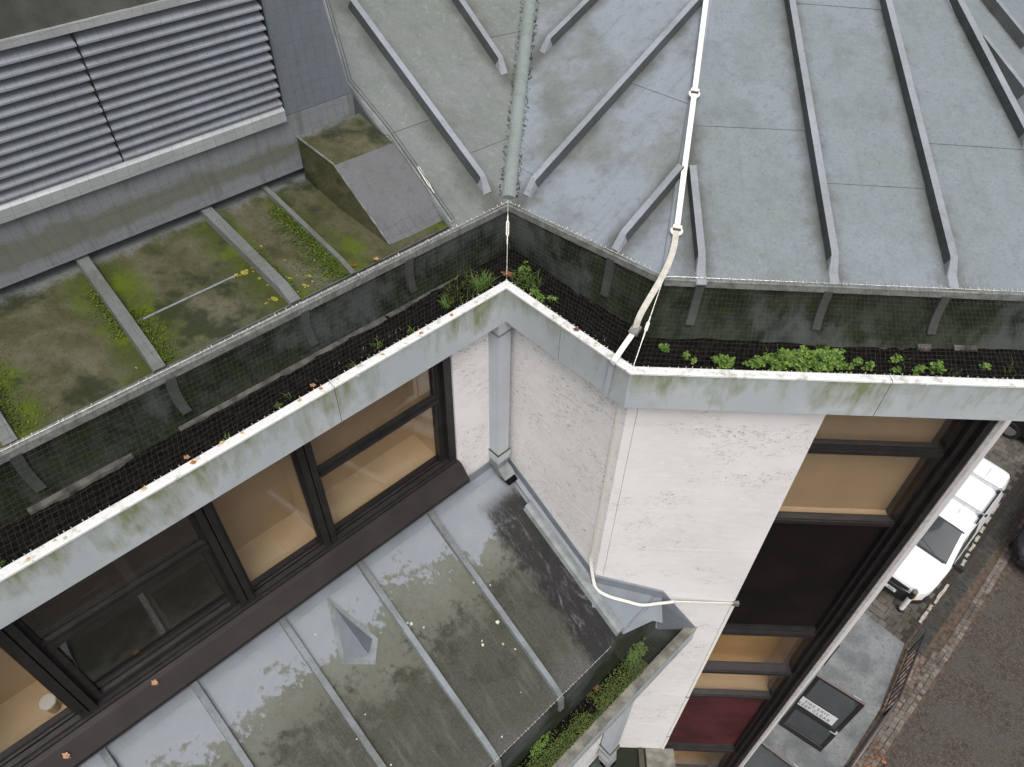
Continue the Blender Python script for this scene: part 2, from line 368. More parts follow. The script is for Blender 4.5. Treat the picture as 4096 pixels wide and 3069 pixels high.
# ------------------------------------------------------------------ mesh helpers
class MB:
    def __init__(s): s.v = []; s.f = []; s.uvs = []
    def face(s, pts, uv=None):
        i = len(s.v); s.v += [tuple(p) for p in pts]; s.f.append(tuple(range(i, i+len(pts))))
        s.uvs.append(uv if uv is not None else [(0.5, 0.5)]*len(pts))
    def hexa(s, lo, hi, uvlo=None):
        """lo / hi : matching rings (any n-gon), closed solid"""
        n = len(lo); i = len(s.v); s.v += [tuple(p) for p in lo]+[tuple(p) for p in hi]
        u = uvlo if uvlo is not None else [(0.5, 0.5)]*n
        s.f.append(tuple(range(i+n-1, i-1, -1))); s.uvs.append(u[::-1])
        s.f.append(tuple(range(i+n, i+2*n))); s.uvs.append(u)
        for k in range(n):
            j = (k+1) % n
            s.f.append((i+k, i+j, i+n+j, i+n+k)); s.uvs.append([u[k], u[j], u[j], u[k]])
    def prism(s, poly, off, uv=None): s.hexa([np.array(p, float) for p in poly], [np.array(p, float)+off for p in poly], uv)
    def box(s, c, a, b, d):
        """centre, three half-axis vectors"""
        c, a, b, d = [np.array(x, float) for x in (c, a, b, d)]
        lo = [c-a-b-d, c+a-b-d, c+a+b-d, c-a+b-d]; s.prism(lo, 2*d)
    def beam(s, p0, p1, wv, hv):
        """box from p0 to p1 with half width vector wv and full height vector hv"""
        p0, p1, wv, hv = [np.array(x, float) for x in (p0, p1, wv, hv)]
        L = np.linalg.norm(p1-p0)
        s.hexa([p0-wv, p1-wv, p1+wv, p0+wv], [p0-wv+hv, p1-wv+hv, p1+wv+hv, p0+wv+hv], [(.35, 0), (.35, L), (.65, L), (.65, 0)])
    def tube(s, path, r, n=6, caps=True):
        path = [np.array(p, float) for p in path]; rings = []
        for i, p in enumerate(path):
            t = path[min(i+1, len(path)-1)]-path[max(i-1, 0)]; t = t/(np.linalg.norm(t)+1e-9)
            a = np.cross(t, UPZ) if abs(t[2]) < .95 else np.cross(t, V3(1, 0, 0)); a /= np.linalg.norm(a); b = np.cross(t, a)
            rr = r[i] if isinstance(r, (list, tuple)) else r
            rings.append([p+rr*(math.cos(2*math.pi*k/n)*a+math.sin(2*math.pi*k/n)*b) for k in range(n)])
        i0 = len(s.v)
        for g in rings: s.v += [tuple(q) for q in g]
        for i in range(len(path)-1):
            for k in range(n):
                a = i0+i*n+k; b = i0+i*n+(k+1) % n
                s.f.append((a, b, b+n, a+n)); s.uvs.append([(.5, .5)]*4)
        if caps:
            s.f.append(tuple(range(i0+n-1, i0-1, -1))); s.uvs.append([(.5, .5)]*n)
            e = i0+(len(path)-1)*n; s.f.append(tuple(range(e, e+n))); s.uvs.append([(.5, .5)]*n)
    def sweep(s, secs, closed=False, uvf=None, caps=True):
        """secs: list of sections, each the same number of points"""
        i0 = len(s.v); n = len(secs[0])
        for g in secs: s.v += [tuple(q) for q in g]
        rng = n if closed else n-1
        for i in range(len(secs)-1):
            for k in range(rng):
                j = (k+1) % n
                s.f.append((i0+i*n+k, i0+i*n+j, i0+(i+1)*n+j, i0+(i+1)*n+k))
                s.uvs.append([uvf(i, k), uvf(i, k+1), uvf(i+1, k+1), uvf(i+1, k)] if uvf else [(.5, .5)]*4)
        if closed and caps:
            s.f.append(tuple(range(i0+n-1, i0-1, -1))); s.uvs.append([(.5, .5)]*n)
            e = i0+(len(secs)-1)*n; s.f.append(tuple(range(e, e+n))); s.uvs.append([(.5, .5)]*n)
    def mesh(s, name, mat, smooth=False, fix=True):
        me = bpy.data.meshes.new(name); me.from_pydata(s.v, [], s.f); me.validate(clean_customdata=False)
        uvl = me.uv_layers.new(name='UVMap')
        if len(me.polygons) == len(s.uvs):
            flat = [c for f in s.uvs for uv in f for c in uv]
            if len(flat) == 2*len(uvl.data): uvl.data.foreach_set('uv', flat)
        if fix:
            bm = bmesh.new(); bm.from_mesh(me); bmesh.ops.recalc_face_normals(bm, faces=bm.faces); bm.to_mesh(me); bm.free()
        for x in (mat if isinstance(mat, (list, tuple)) else [mat]): me.materials.append(MT[x] if isinstance(x, str) else x)
        if smooth: me.polygons.foreach_set('use_smooth', [True]*len(me.polygons))
        return me
    def build(s, name, mat, parent=None, smooth=False, fix=True):
        o = bpy.data.objects.new(name, s.mesh(name, mat, smooth, fix)); COL.objects.link(o)
        if parent is not None: o.parent = parent
        return o

def tag(o, label=None, cat=None, group=None, kind=None):
    if label: o['label'] = label
    if cat: o['category'] = cat
    if group: o['group'] = group
    if kind: o['kind'] = kind
    return o
def empty(name, loc, label, cat, group=None):
    o = bpy.data.objects.new(name, None); COL.objects.link(o); o.location = tuple(loc); o.empty_display_size = .2
    tag(o, label, cat, group); return o
def part(o, parent):
    """parent a mesh given in world coordinates under a thing placed at its base"""
    o.parent = parent
    p = parent
    loc = Vector((0, 0, 0))
    while p is not None: loc += Vector(p.location); p = p.parent
    o.location = -loc
    return o
def piece(mb, name, mat, parent, smooth=False, label=None, fix=True):
    o = mb.build(name, mat, None, smooth, fix); part(o, parent)
    if label: o['label'] = label
    return o

# polygon clipping in plan
def clip(poly, p, d, keep_left=True):
    """keep the side left of the directed line p + t d (plan)"""
    out = []; n = len(poly)
    sd = lambda q: (d[0]*(q[1]-p[1])-d[1]*(q[0]-p[0]))*(1 if keep_left else -1)
    for i in range(n):
        a, b = poly[i], poly[(i+1) % n]; sa, sb = sd(a), sd(b)
        if sa >= 0: out.append(a)
        if (sa >= 0) != (sb >= 0):
            t = sa/(sa-sb); out.append((a[0]+t*(b[0]-a[0]), a[1]+t*(b[1]-a[1])))
    return out
def lineside(q, p, d): return d[0]*(q[1]-p[1])-d[1]*(q[0]-p[0])

# ================================================================== levels taken from the photograph
ZF = 14.10      # fascia top
ZB = 13.81      # fascia bottom
ZE = 14.40      # upper roof edge
ZG = 14.02      # gutter floor
FL, FM, FR = 2.621, 2.478, 2.891     # fascia planes
OV = .12
WL, WM, WR = FL+OV, FM+OV, FR+OV     # wall planes
XEND = 3.62                           # far end of the right-hand fascia
LEFT = -3.4                           # left end along the left facade
def node(k, o, z):
    o3 = o if isinstance(o, (tuple, list)) else (o, o, o)
    if k == 0: return LM(FL+o3[0], LEFT, z)
    if k == 1: return LM(FL+o3[0], FM+o3[1], z)
    if k == 2: return MR(FM+o3[1], FR+o3[2], z)
    if k == 3: return V3(XEND-o3[2]*.414, FR+o3[2], z)
    if k == 4: return V3(XEND-o3[2]*.414, FR+o3[2], z) + nM*5.0
A1 = Z((2032, 815), ZE); B1 = Z((2660, 1113), ZE)
E0 = LM(3.02, LEFT, ZE); E3 = V3(3.36, 3.315, ZE)
EDGE = [E0, A1, B1, E3, E3+nM*5]

# ================================================================== GROUND
uG, wG = V3(s2, s2, 0), V3(s2, -s2, 0)       # along the lane, away from the lane facade
def G(u, w_, z=0.): return uG*u + wG*w_ + UPZ*z
mb = MB(); mb.face([(-300, -300, -.02), (300, -300, -.02), (300, 300, -.02), (-300, 300, -.02)])
tag(mb.build('ground', 'asphalt'), kind='structure')

# pavement bed under setts
mb = MB(); mb.prism([G(12.36, -1.6, -.015), G(30, -1.6, -.015), G(30, 1.38, -.015), G(12.36, 1.02, -.015)], UPZ*.015)
pave = tag(mb.build('pavement', 'joint'), kind='structure')
mb = MB(); mb.prism([G(6, 1.38, -.015), G(12.36, 1.0, -.015), G(30, 1.0, -.015), G(30, 1.96, -.015), G(6, 1.96, -.015)], UPZ*.012)
strip = tag(mb.build('verge_strip', 'brown'), kind='structure')
# landing
mb = MB(); mb.prism([G(3.5, -.07, -.01), G(3.5, 1.42, -.01), G(8.9, 1.41, -.01), G(10.49, 1.35, -.01), G(12.37, 1.0, -.01), G(12.37, -.07, -.01)], UPZ*.06)
tag(mb.build('landing', 'landing'), kind='structure')

def sett_mesh(name, L, W, Hh, mat, seed):
    r = random.Random(seed); mb = MB(); q = .86
    j = lambda: r.uniform(-.06, .06)
    lo = [V3(-L/2, -W/2, -.02), V3(L/2, -W/2, -.02), V3(L/2, W/2, -.02), V3(-L/2, W/2, -.02)]
    mid = [p+UPZ*(Hh*.7+.02)+V3(j()*L, j()*W, 0) for p in lo]
    top = [V3(p[0]*q+j()*L*.3, p[1]*q+j()*W*.3, Hh) for p in mid]
    mb.hexa(lo, mid); i = len(mb.v)
    for k in range(4):
        a = k; b = (k+1) % 4; mb.face([mid[a], mid[b], top[b], top[a]])
    mb.face(top)
    return mb.mesh(name, mat)
def scatter_setts(name, mat, pts, L, W, Hh, parent, limit=300):
    """pts: (u,w,rot). nearest the frame first; the rest joined as stuff"""
    ms = [sett_mesh(name, L, W, Hh, mat, k) for k in range(5)]
    for i, (u, w_, rz) in enumerate(pts[:limit]):
        o = bpy.data.objects.new(name, ms[i % 5]); COL.objects.link(o)
        o.location = tuple(G(u, w_, random.uniform(-.006, .004))); o.rotation_euler = (random.uniform(-.03, .03), random.uniform(-.03, .03), rad(45)+rz)
        part_loc = o.location.copy(); o.parent = parent; o.location = part_loc - Vector(parent.location)
    if len(pts) > limit:
        mb = MB()
        for i, (u, w_, rz) in enumerate(pts[limit:]):
            me = ms[i % 5]; c, s_ = math.cos(rad(45)+rz), math.sin(rad(45)+rz); g = G(u, w_, random.uniform(-.006, .004)); b0 = len(mb.v)
            for vtx in me.vertices: x, y, z = vtx.co; mb.v.append((g[0]+c*x-s_*y, g[1]+s_*x+c*y, g[2]+z))
            for f in me.polygons: mb.f.append(tuple(b0+k for k in f.vertices)); mb.uvs.append([(.5, .5)]*len(f.vertices))
        o = mb.build(name, mat); part(o, parent); o['kind'] = 'stuff'
def near(pts, u0=12.5): return sorted(pts, key=lambda p: abs(p[0]-u0-1.2))
# big pavers (bays of the footway where the van stands)
P = []
for i in range(60):
    for j in range(12):
        u = 12.47+i*.205; w_ = -1.45+j*.205+(.1 if i % 2 else 0)
        if w_ < .90 and u < 22: P.append((u+random.uniform(-.01, .01), w_+random.uniform(-.01, .01), random.uniform(-.05, .05)))
P = [p for p in P if p[1] > -.5 or p[0] > 17.8]
scatter_setts('stone_paver', 'paver', sorted(P, key=lambda p: (p[1] < .0)*3 + abs(p[0]-13)), .195, .195, .012, pave)
# dark setts laid on edge beyond the white line
P = []
for i in range(130):
    for j in range(3):
        u = 12.3+i*.075; P.append((u+j*.03, 1.14+j*.115+random.uniform(-.006, .006), -.25+random.uniform(-.08, .08)))
scatter_setts('edge_sett', 'darksett', near(P), .062, .108, .016, pave, 250)
# three-row granite channel
P = []
for i in range(140):
    for j in range(3):
        u = 8.2+i*.112; w_ = 1.62+j*.108 - max(0, (u-13.5))*.028
        if j == 0 and (u > 12.7 or random.random() < .35) and not 9 < u < 11: continue
        if random.random() < .04: continue
        P.append((u+random.uniform(-.012, .012)+j*.04, w_+random.uniform(-.008, .008), random.uniform(-.1, .1)))
scatter_setts('granite_sett', 'sett', near(P, 11), .104, .098, .016, strip)
# loose pinkish setts by the end of the landing
P = []
for i in range(16):
    for j in range(4):
        u = 10.6+i*.118; w_ = 1.43+j*.105 - (u-10.5)*.16 + .02
        if w_ > 1.60 or random.random() < .06: continue
        P.append((u+random.uniform(-.012, .012), w_+random.uniform(-.01, .01), random.uniform(-.12, .12)))
scatter_setts('reddish_sett', sett_mat('reddish_sett', (.17, .125, .105), (.27, .20, .17)), P, .108, .098, .018, strip)
# white line of worn stones
for i, (u0, u1, w_) in enumerate([(13.18, 13.62, 1.0), (13.66, 13.86, 1.0), (13.95, 14.72, 1.02), (15.35, 15.75, 1.02), (15.85, 16.0, .99), (16.1, 16.4, .97), (16.5, 16.75, .95), (16.9, 17.15, .93), (17.3, 17.6, .9), (17.75, 18.2, .88)]):
    r = random.Random(i); mb = MB(); lo = []
    n = 7
    for k in range(n): lo.append(G(u0+(u1-u0)*k/(n-1), w_-.035+r.uniform(-.012, .012), .004))
    for k in range(n-1, -1, -1): lo.append(G(u0+(u1-u0)*k/(n-1), w_+.035+r.uniform(-.012, .012), .004))
    mb.prism(lo, UPZ*.016); piece(mb, 'white_line_stone', 'whitestone', pave)

# ================================================================== BUILDING
bld = empty('stone_clad_building', (1.0, 4.0, 0), 'large stone-clad building with faceted grey zinc roof, dark bronze windows and stepped gutters', 'building')

# ---------------- upper roof facets
SR = .40
nRf = np.cross(E3-B1, V3(0, 1, SR)); nRf /= np.linalg.norm(nRf)
HB = PI((2832, 0), B1, nRf)                         # a point on the hip
nMf = np.cross(B1-A1, HB-A1); nMf /= np.linalg.norm(nMf); nMf *= np.sign(nMf[2])
VA = PI((2121, 0), A1, nMf)                         # a point on the valley
nLf = np.cross(A1-E0, VA-A1); nLf /= np.linalg.norm(nLf); nLf *= np.sign(nLf[2])
nRf *= np.sign(nRf[2])
HC0, HC1 = PI((3799, 0), B1, nRf), PI((4096, 510), B1, nRf)
nNf = np.cross(HC0-HC1, nM); nNf /= np.linalg.norm(nNf); nNf *= np.sign(nNf[2])
planes = {'L': (A1, nLf), 'M': (A1, nMf), 'R': (B1, nRf), 'N': (HC0, nNf)}
def zon(k, x, y): P0, n = planes[k]; return P0[2]-(n[0]*(x-P0[0])+n[1]*(y-P0[1]))/n[2]
def lift(k, q, off=0.): P0, n = planes[k]; return V3(q[0], q[1], zon(k, q[0], q[1])) + n*off
def pxp(k, p): return PI(p, *planes[k])
FAR = 9.0
big = [(-9, 0), (12, 0), (12, FAR), (-9, FAR)]
v1a, v1b, v1c = pxp('L', (1290, 0)), pxp('L', (1390, 340)), pxp('L', (1790, 885))
facet = {}
q = clip(big, E0, A1-E0); q = clip(q, A1, VA-A1); q = clip(q, v1b, v1a-v1b, False); q = clip(q, v1c, v1b-v1c, False); facet['L'] = q
q = clip(big, A1, B1-A1); q = clip(q, A1, VA-A1, False); q = clip(q, B1, HB-B1); facet['M'] = q
q = clip(big, B1, E3-B1); q = clip(q, B1, HB-B1, False); q = clip(q, HC1, HC0-HC1); facet['R'] = q
CP = HC1 + (HC0-HC1)*((ZE-HC1[2])/(HC0-HC1)[2])
q = clip(big, HC1, HC0-HC1, False); q = clip(q, CP, nM); facet['N'] = q
updir = {'L': nL, 'M': nM, 'R': nR, 'N': nL}
alongd = {'L': nM, 'M': -nL, 'R': V3(1, 0, 0), 'N': nM}
battens = {  # pixel ends, top first then the eave end
    'L': [((1405, 30), (1952, 775)), ((1812, -5), (2018, 300))],
    'M': [((2385, 0), (2168, 215)), ((2795, 20), (2105, 785)), ((2726, 690), (2460, 1003))],
    'R': [((2762, 690), (2803, 1098)), ((3150, 0), (3332, 1098)), ((3528, 0), (3806, 1112)), ((3818, 30), (4110, 600))],
    'N': [((3905, 175), (4110, 440)), ((3925, -5), (4120, 235))]}
seams = {  # pixel pairs of the cross joints inside a bay
    'L': [((1560, 516), (1693, 469)), ((1864, 599), (2023, 539)), ((1940, 139), (2067, 114))],
    'M': [((2086, 653), (2149, 691)), ((2561, 330), (2700, 380))],
    'R': [((2772, 488), (3190, 507)), ((3285, 716), (3666, 738)), ((3697, 558), (4027, 580)), ((3165, 3), (3495, 28))],
    'N': []}
pm = {'L': 'zL', 'M': 'zM', 'R': 'zR', 'N': 'zR'}
roofs = {}
for k in 'LMRN':
    mb = MB(); P0, n = planes[k]
    poly = facet[k]
    mb.hexa([lift(k, q, -.03) for q in poly], [lift(k, q, -.004) for q in poly])
    rf = piece(mb, 'roof_facet', 'roll', bld); roofs[k] = rf
    up, al = updir[k], alongd[k]
    bl = [(pxp(k, a), pxp(k, b)) for a, b in battens[k]]
    # order battens along the eave
    bl.sort(key=lambda ab: ab[1] @ al)
    cells = []; rest = poly
    for a, b in bl:
        d = a-b
        left = clip(rest, b, d, True); rest = clip(rest, b, d, False)
        cells.append(left)
    cells.append(rest)
    sm = [(pxp(k, a), pxp(k, b)) for a, b in seams[k]]
    for ci, cell in enumerate(cells):
        if len(cell) < 3: continue
        cen = np.mean(np.array(cell), axis=0)
        mine = []
        for a, b in sm:
            mid_ = (a+b)/2
            # is the seam inside this cell?
            ins = all(lineside(mid_, cell[i], (cell[(i+1) % len(cell)][0]-cell[i][0], cell[(i+1) % len(cell)][1]-cell[i][1])) > 0 for i in range(len(cell)))
            if ins: mine.append((a, b))
        mine.sort(key=lambda ab: (ab[0] @ up))
        strips = []; rs = cell
        for a, b in mine:
            d = b-a; d = d if d @ al > 0 else -d
            lowp = clip(rs, a, d, False); rs = clip(rs, a - up*.03, d, True); strips.append(lowp)
        strips.append(rs)
        # uv.x : place across the bay (0..1) from the two bounding rolls
        lo_l = bl[ci-1] if ci > 0 else None; hi_l = bl[ci] if ci < len(bl) else None
        def across(q):
            q = V3(q[0], q[1], 0)
            def dist(ab): d = (ab[0]-ab[1])[:2]; d = d/np.linalg.norm(d); return abs(d[0]*(q[1]-ab[1][1])-d[1]*(q[0]-ab[1][0]))
            a = dist(lo_l) if lo_l else .8; b = dist(hi_l) if hi_l else .8
            return a/(a+b+1e-6)
        for si, sp in enumerate(strips):
            if len(sp) < 3: continue
            mb = MB(); off = .0 + .005*si
            # cut the sheet into a grid so uv.x can follow the tapering bay
            ups = [np.dot(V3(*q_, 0), up) for q_ in sp]; u0, u1 = min(ups), max(ups); nn = max(1, int((u1-u0)/.35))
            als = [np.dot(V3(*q_, 0), al) for q_ in sp]; a0, a1 = min(als), max(als); na = max(1, int((a1-a0)/.2))
            for r_ in range(nn):
                row = clip(sp, up*(u0+(u1-u0)*r_/nn), al, True) if r_ else sp
                row = clip(row, up*(u0+(u1-u0)*(r_+1)/nn), al, False) if r_ < nn-1 else row
                if len(row) < 3: continue
                for cc in range(na):
                    cel = clip(row, al*(a0+(a1-a0)*cc/na), up, False) if cc else row
                    if len(cel) >= 3 and cc < na-1: cel = clip(cel, al*(a0+(a1-a0)*(cc+1)/na), up, True)
                    if len(cel) < 3: continue
                    mb.face([lift(k, q_, .002+off) for q_ in cel], [(across(q_), float(np.dot(V3(*q_, 0), up))) for q_ in cel])
            # visible thickness along the lower edge of the sheet
            i_low = sorted(range(len(sp)), key=lambda i: ups[i])[:2]
            a_, b_ = sp[i_low[0]], sp[i_low[1]]
            mb.hexa([lift(k, a_, -.004), lift(k, b_, -.004), lift(k, b_, -.004)+up*.01, lift(k, a_, -.004)+up*.01], [lift(k, a_, .0018+off), lift(k, b_, .0018+off), lift(k, b_, .0018+off)+up*.01, lift(k, a_, .0018+off)+up*.01])
            piece(mb, 'zinc_panel', pm[k], rf, fix=False)
    for a, b in bl:
        d = b-a; Ld = np.linalg.norm(d); d /= Ld; sdv = np.cross(d, n); sdv /= np.linalg.norm(sdv)
        a = a - d*(1.2 if (a @ up) > (5.0 if k != 'M' else 4.4) and not (k == 'M' and b is bl[1][1]) else .0)
        if k in 'R' and bl[0][1] is b: a = a + d*0
        hh, wt, wb = .068, .021, .027
        secs = []
        Lb = np.linalg.norm(b-a); mat_ = 'roll'
        tail = ((Lb+.07, .10, 1.25),) if k == 'R' else ()
        for t, hs_, ws in ((0, 1, 1), (Lb-.10, 1, 1), (Lb-.085, .92, 1), (Lb, .14, 1.2))+tail:
            p_ = a+d*t
            secs.append([p_-sdv*wb*ws-n*.004, p_-sdv*wt*ws+n*hh*hs_, p_+sdv*wt*ws+n*hh*hs_, p_+sdv*wb*ws-n*.004])
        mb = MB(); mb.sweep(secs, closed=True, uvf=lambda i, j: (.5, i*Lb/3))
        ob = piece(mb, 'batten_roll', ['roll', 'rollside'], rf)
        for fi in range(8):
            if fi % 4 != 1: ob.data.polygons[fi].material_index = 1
# valley roll and hip rolls
def roll(p0, p1, n, r, name, mat, parent, flat=.75):
    d = p1-p0; d /= np.linalg.norm(d); sd_ = np.cross(d, n); sd_ /= np.linalg.norm(sd_); n2 = np.cross(sd_, d)
    secs = []
    for p_ in (p0, p0+(p1-p0)*.5, p1):
        secs.append([p_+sd_*r*math.cos(a_)+n2*(r*flat*math.sin(a_)-.005) for a_ in np.linspace(-.25, math.pi+.25, 12)])
    mb = MB(); mb.sweep(secs, closed=True); return piece(mb, name, mat, parent, smooth=False)
vd = (VA-A1)/np.linalg.norm(VA-A1)
roll(A1+vd*.03, A1+vd*4.5, V3(0, 0, 1), .052, 'valley_roll', 'valley', roofs['M'], 1.0)
hd = (HB-B1)/np.linalg.norm(HB-B1)
roll(B1+hd*.02, B1+hd*4.5, V3(0, 0, 1), .028, 'hip_roll', 'roll', roofs['R'])
hc = (HC0-HC1)/np.linalg.norm(HC0-HC1)
roll(CP, CP+hc*4.0, V3(0, 0, 1), .03, 'hip_roll', 'roll', roofs['N'])

# ---------------- roof edge, dark upstand, gutter floor, fascia
def lerp(a, b, t): return a+(b-a)*t
floorN = [LM(2.955, LEFT, ZG), LM(2.955, 2.845, ZG), MR(2.835, 3.25, ZG), V3(3.40, 3.245, ZG), V3(3.40, 3.245, ZG)+nM*5]
gut = None
segs = [(0, 1), (1, 2), (2, 3), (3, 4)]
lipin = [node(k, .050, ZF-.012) for k in range(5)]
mb = MB()   # gutter body: soffit, front inner face and floor in one trough
prof = [(.012, ZB+.004), (OV+.02, ZB+.004), (OV+.02, ZB+.02), (.012, ZB+.02)]
for a, b in segs[:1]: pass
secs = [[node(k, o, z) for o, z in [(.010, ZF-.016), (.010, ZB+.008), (OV-.002, ZB+.008), (OV-.002, ZG-.03)]] + [floorN[k]+V3(0, 0, -.03), floorN[k]+V3(0, 0, -.012), node(k, .046, ZG-.012), node(k, .046, ZF-.016)] for k in range(5)]
mb.sweep(secs, closed=True)
gut = piece(mb, 'eaves_gutter', 'flash2', bld)
# band (upstand) with ledge at the foot, one sheet per bay width
def bandpoint(k, t):
    e, f = EDGE[k]+V3(0, 0, -.035), floorN[k]
    p = lerp(e, f, t); sag = math.sin(t*math.pi)*.03
    dirn = (e-f); dirn[2] = 0; L_ = np.linalg.norm(dirn)
    return p + (dirn/L_*sag if L_ > 1e-3 else 0)
NB = 7
for (a, b) in segs:
    L_ = np.linalg.norm(EDGE[b]-EDGE[a]); nseg = max(1, int(L_/.25)); secs = []
    for i in range(nseg+1):
        t = i/nseg; secs.append([lerp(bandpoint(a, j/NB), bandpoint(b, j/NB), t) for j in range(NB+1)])
    mb = MB(); o0 = a*3.7
    mb.sweep(secs, uvf=lambda i, j, L_=L_, nseg=nseg, o0=o0: (o0+i*L_/nseg, j/NB))
    piece(mb, 'gutter_upstand', 'band', gut, smooth=True, fix=False)
    # nosing at the roof edge
    out = np.cross(EDGE[b]-EDGE[a], UPZ); out /= np.linalg.norm(out)
    mb = MB(); mb.hexa([EDGE[a]+V3(0, 0, -.045)-out*.02, EDGE[b]+V3(0, 0, -.045)-out*.02, EDGE[b]+V3(0, 0, -.045)+out*.012, EDGE[a]+V3(0, 0, -.045)+out*.012],
                       [EDGE[a]+V3(0, 0, .008)-out*.02, EDGE[b]+V3(0, 0, .008)-out*.02, EDGE[b]+V3(0, 0, -.004)+out*.012, EDGE[a]+V3(0, 0, -.004)+out*.012])
    piece(mb, 'edge_nosing', 'nose', gut)
# ribs running down the upstand below each roll
def edge_hit(p, a, b):
    """point on edge segment a-b nearest in plan"""
    d = b-a; t = np.clip(((p-a)@d)/(d@d), 0, 1); return t
ribs = []
for sg, pts in ((0, [vv(20, 965), vv(345, 785), vv(632, 640), vv(865, 535)]), (1, [vv(1325, 545)]), (2, [(2806, 1125), (3325, 1150), (3800, 1170)])):
    for p in pts:
        q_ = Z(p, ZE); a, b = segs[sg]; t = edge_hit(q_, EDGE[a], EDGE[b]); ribs.append((a, b, t))
for a, b, t in ribs:
    al_ = EDGE[b]-EDGE[a]; al_ /= np.linalg.norm(al_); out = np.cross(al_, UPZ)
    secs = []
    for j in range(0, 6):
        p_ = lerp(bandpoint(a, j/7), bandpoint(b, j/7), t)
        w_ = .030
        secs.append([p_-al_*w_-out*.01, p_-al_*w_*.8+out*.018, p_+al_*w_*.8+out*.018, p_+al_*w_-out*.01])
    mb = MB(); mb.sweep(secs, closed=True, uvf=lambda i, j: (.5, i*.06)); piece(mb, 'rib', 'ribz', gut)
# broken pale ledge (mortar fillet) at the foot of the upstand
for a, b, rngs in ((0, 1, [(.18, .26), (.50, .58), (.62, .93)]), (2, 3, [(.60, .63), (.68, .73)])):
    for t0, t1 in rngs:
        r = random.Random(int(t0*100)); n_ = 14; secs = []
        out = np.cross((floorN[b]-floorN[a]), UPZ); out /= np.linalg.norm(out)
        for i in range(n_+1):
            p_ = lerp(floorN[a], floorN[b], t0+(t1-t0)*i/n_); ww = .028*math.sin(math.pi*min(1, (i+.5)/n_*1.0))**.4*(.6+.5*r.random()) if a == 0 else .018*(.3+r.random())
            secs.append([p_-out*.02+UPZ*.0, p_-out*.012+UPZ*.035, p_+out*ww+UPZ*.024, p_+out*(ww+.004)])
        mb = MB(); mb.sweep(secs, closed=True); piece(mb, 'mortar_ledge', 'ledge', gut)
# soil in the trough
def soil_strip(a, b, seed):
    r = np.random.RandomState(seed); L_ = np.linalg.norm(EDGE[b]-EDGE[a]); n_ = int(L_/.05); secs = []
    for i in range(n_+1):
        t = i/n_; p0 = lerp(floorN[a], floorN[b], t); p1 = lerp(node(a, .048, ZG), node(b, .048, ZG), t)
        secs.append([lerp(p0, p1, j/6)+UPZ*(r.uniform(0, .018)+.004+.012*math.sin(t*9+j)) for j in range(7)])
    mb = MB(); mb.sweep(secs); return mb
for i, (a, b) in enumerate(segs): 
    o = piece(soil_strip(a, b, i), 'gutter_soil', 'soil', gut, smooth=True); o['kind'] = 'stuff'
# fascia panels and white lip cappings, split at the joints
def fascia_piece(p0, p1, o0, o1, u0):
    """p0,p1: functions o,z -> point"""
    mb = MB(); L_ = np.linalg.norm(p1(0, 0)-p0(0, 0)); n_ = max(1, int(L_/.3))
    front = [[lerp(p0(0, z), p1(0, z), i/n_) for z in (ZF-.008, ZF-.10, ZF-.2, ZB)] for i in range(n_+1)]
    mb.sweep(front, uvf=lambda i, j: (u0+i*L_/n_, j/3))
    back = [[lerp(p0(.008, z), p1(.008, z), i) for z in (ZB, ZF-.008)] for i in (0, 1)]
    mb.sweep(back)
    mb.face([p0(0, ZB), p1(0, ZB), p1(.008, ZB), p0(.008, ZB)]); mb.face([p0(0, ZB), p0(.008, ZB), p0(.008, ZF-.008), p0(0, ZF-.008)]); mb.face([p1(0, ZB), p1(.008, ZB), p1(.008, ZF-.008), p1(0, ZF-.008)])
    piece(mb, 'fascia_panel', 'fascia', gut)
    mb = MB()
    sec = [(-.004, ZF-.014), (-.004, ZF-.002), (.0, ZF), (.048, ZF), (.052, ZF-.002), (.052, ZF-.02), (.044, ZF-.02), (.044, ZF-.008)]
    mb.sweep([[p0(o, z) for o, z in sec], [p1(o, z) for o, z in sec]], closed=True)
    return piece(mb, 'lip_capping', 'lip', gut)
def on_seg(k, along, val):
    """point function on fascia segment k at a given along-coordinate"""
    if k == 0: return lambda o, z: LM(FL+o, val, z)
    if k == 1: return lambda o, z: LM(val, FM+o, z)
    if k == 2: return lambda o, z: V3(val, FR+o, z)
jL = nM@PL(c4(2100, 830), nL, FL); jM = nL@PL(c5(1490, 470), nM, FM); jR = PL(c6(1380, 830), nR, FR)[0]
g = .0022
lips = []
cor = lambda k: (lambda o, z: node(k, o, z))
lips.append(fascia_piece(cor(0), on_seg(0, 0, jL-2.5-g), 0, 0, 0)); lips.append(fascia_piece(on_seg(0, 0, jL-2.5+g), on_seg(0, 0, jL-g), 0, 0, 5)); lips.append(fascia_piece(on_seg(0, 0, jL+g), cor(1), 0, 0, 11))
lips.append(fascia_piece(cor(1), on_seg(1, 0, jM+g), 0, 0, 17)); lips.append(fascia_piece(on_seg(1, 0, jM-g), cor(2), 0, 0, 23))
lips.append(fascia_piece(cor(2), on_seg(2, 0, jR-g), 0, 0, 31)); lips.append(fascia_piece(on_seg(2, 0, jR+g), cor(3), 0, 0, 37)); lips.append(fascia_piece(cor(3), cor(4), 0, 0, 43))
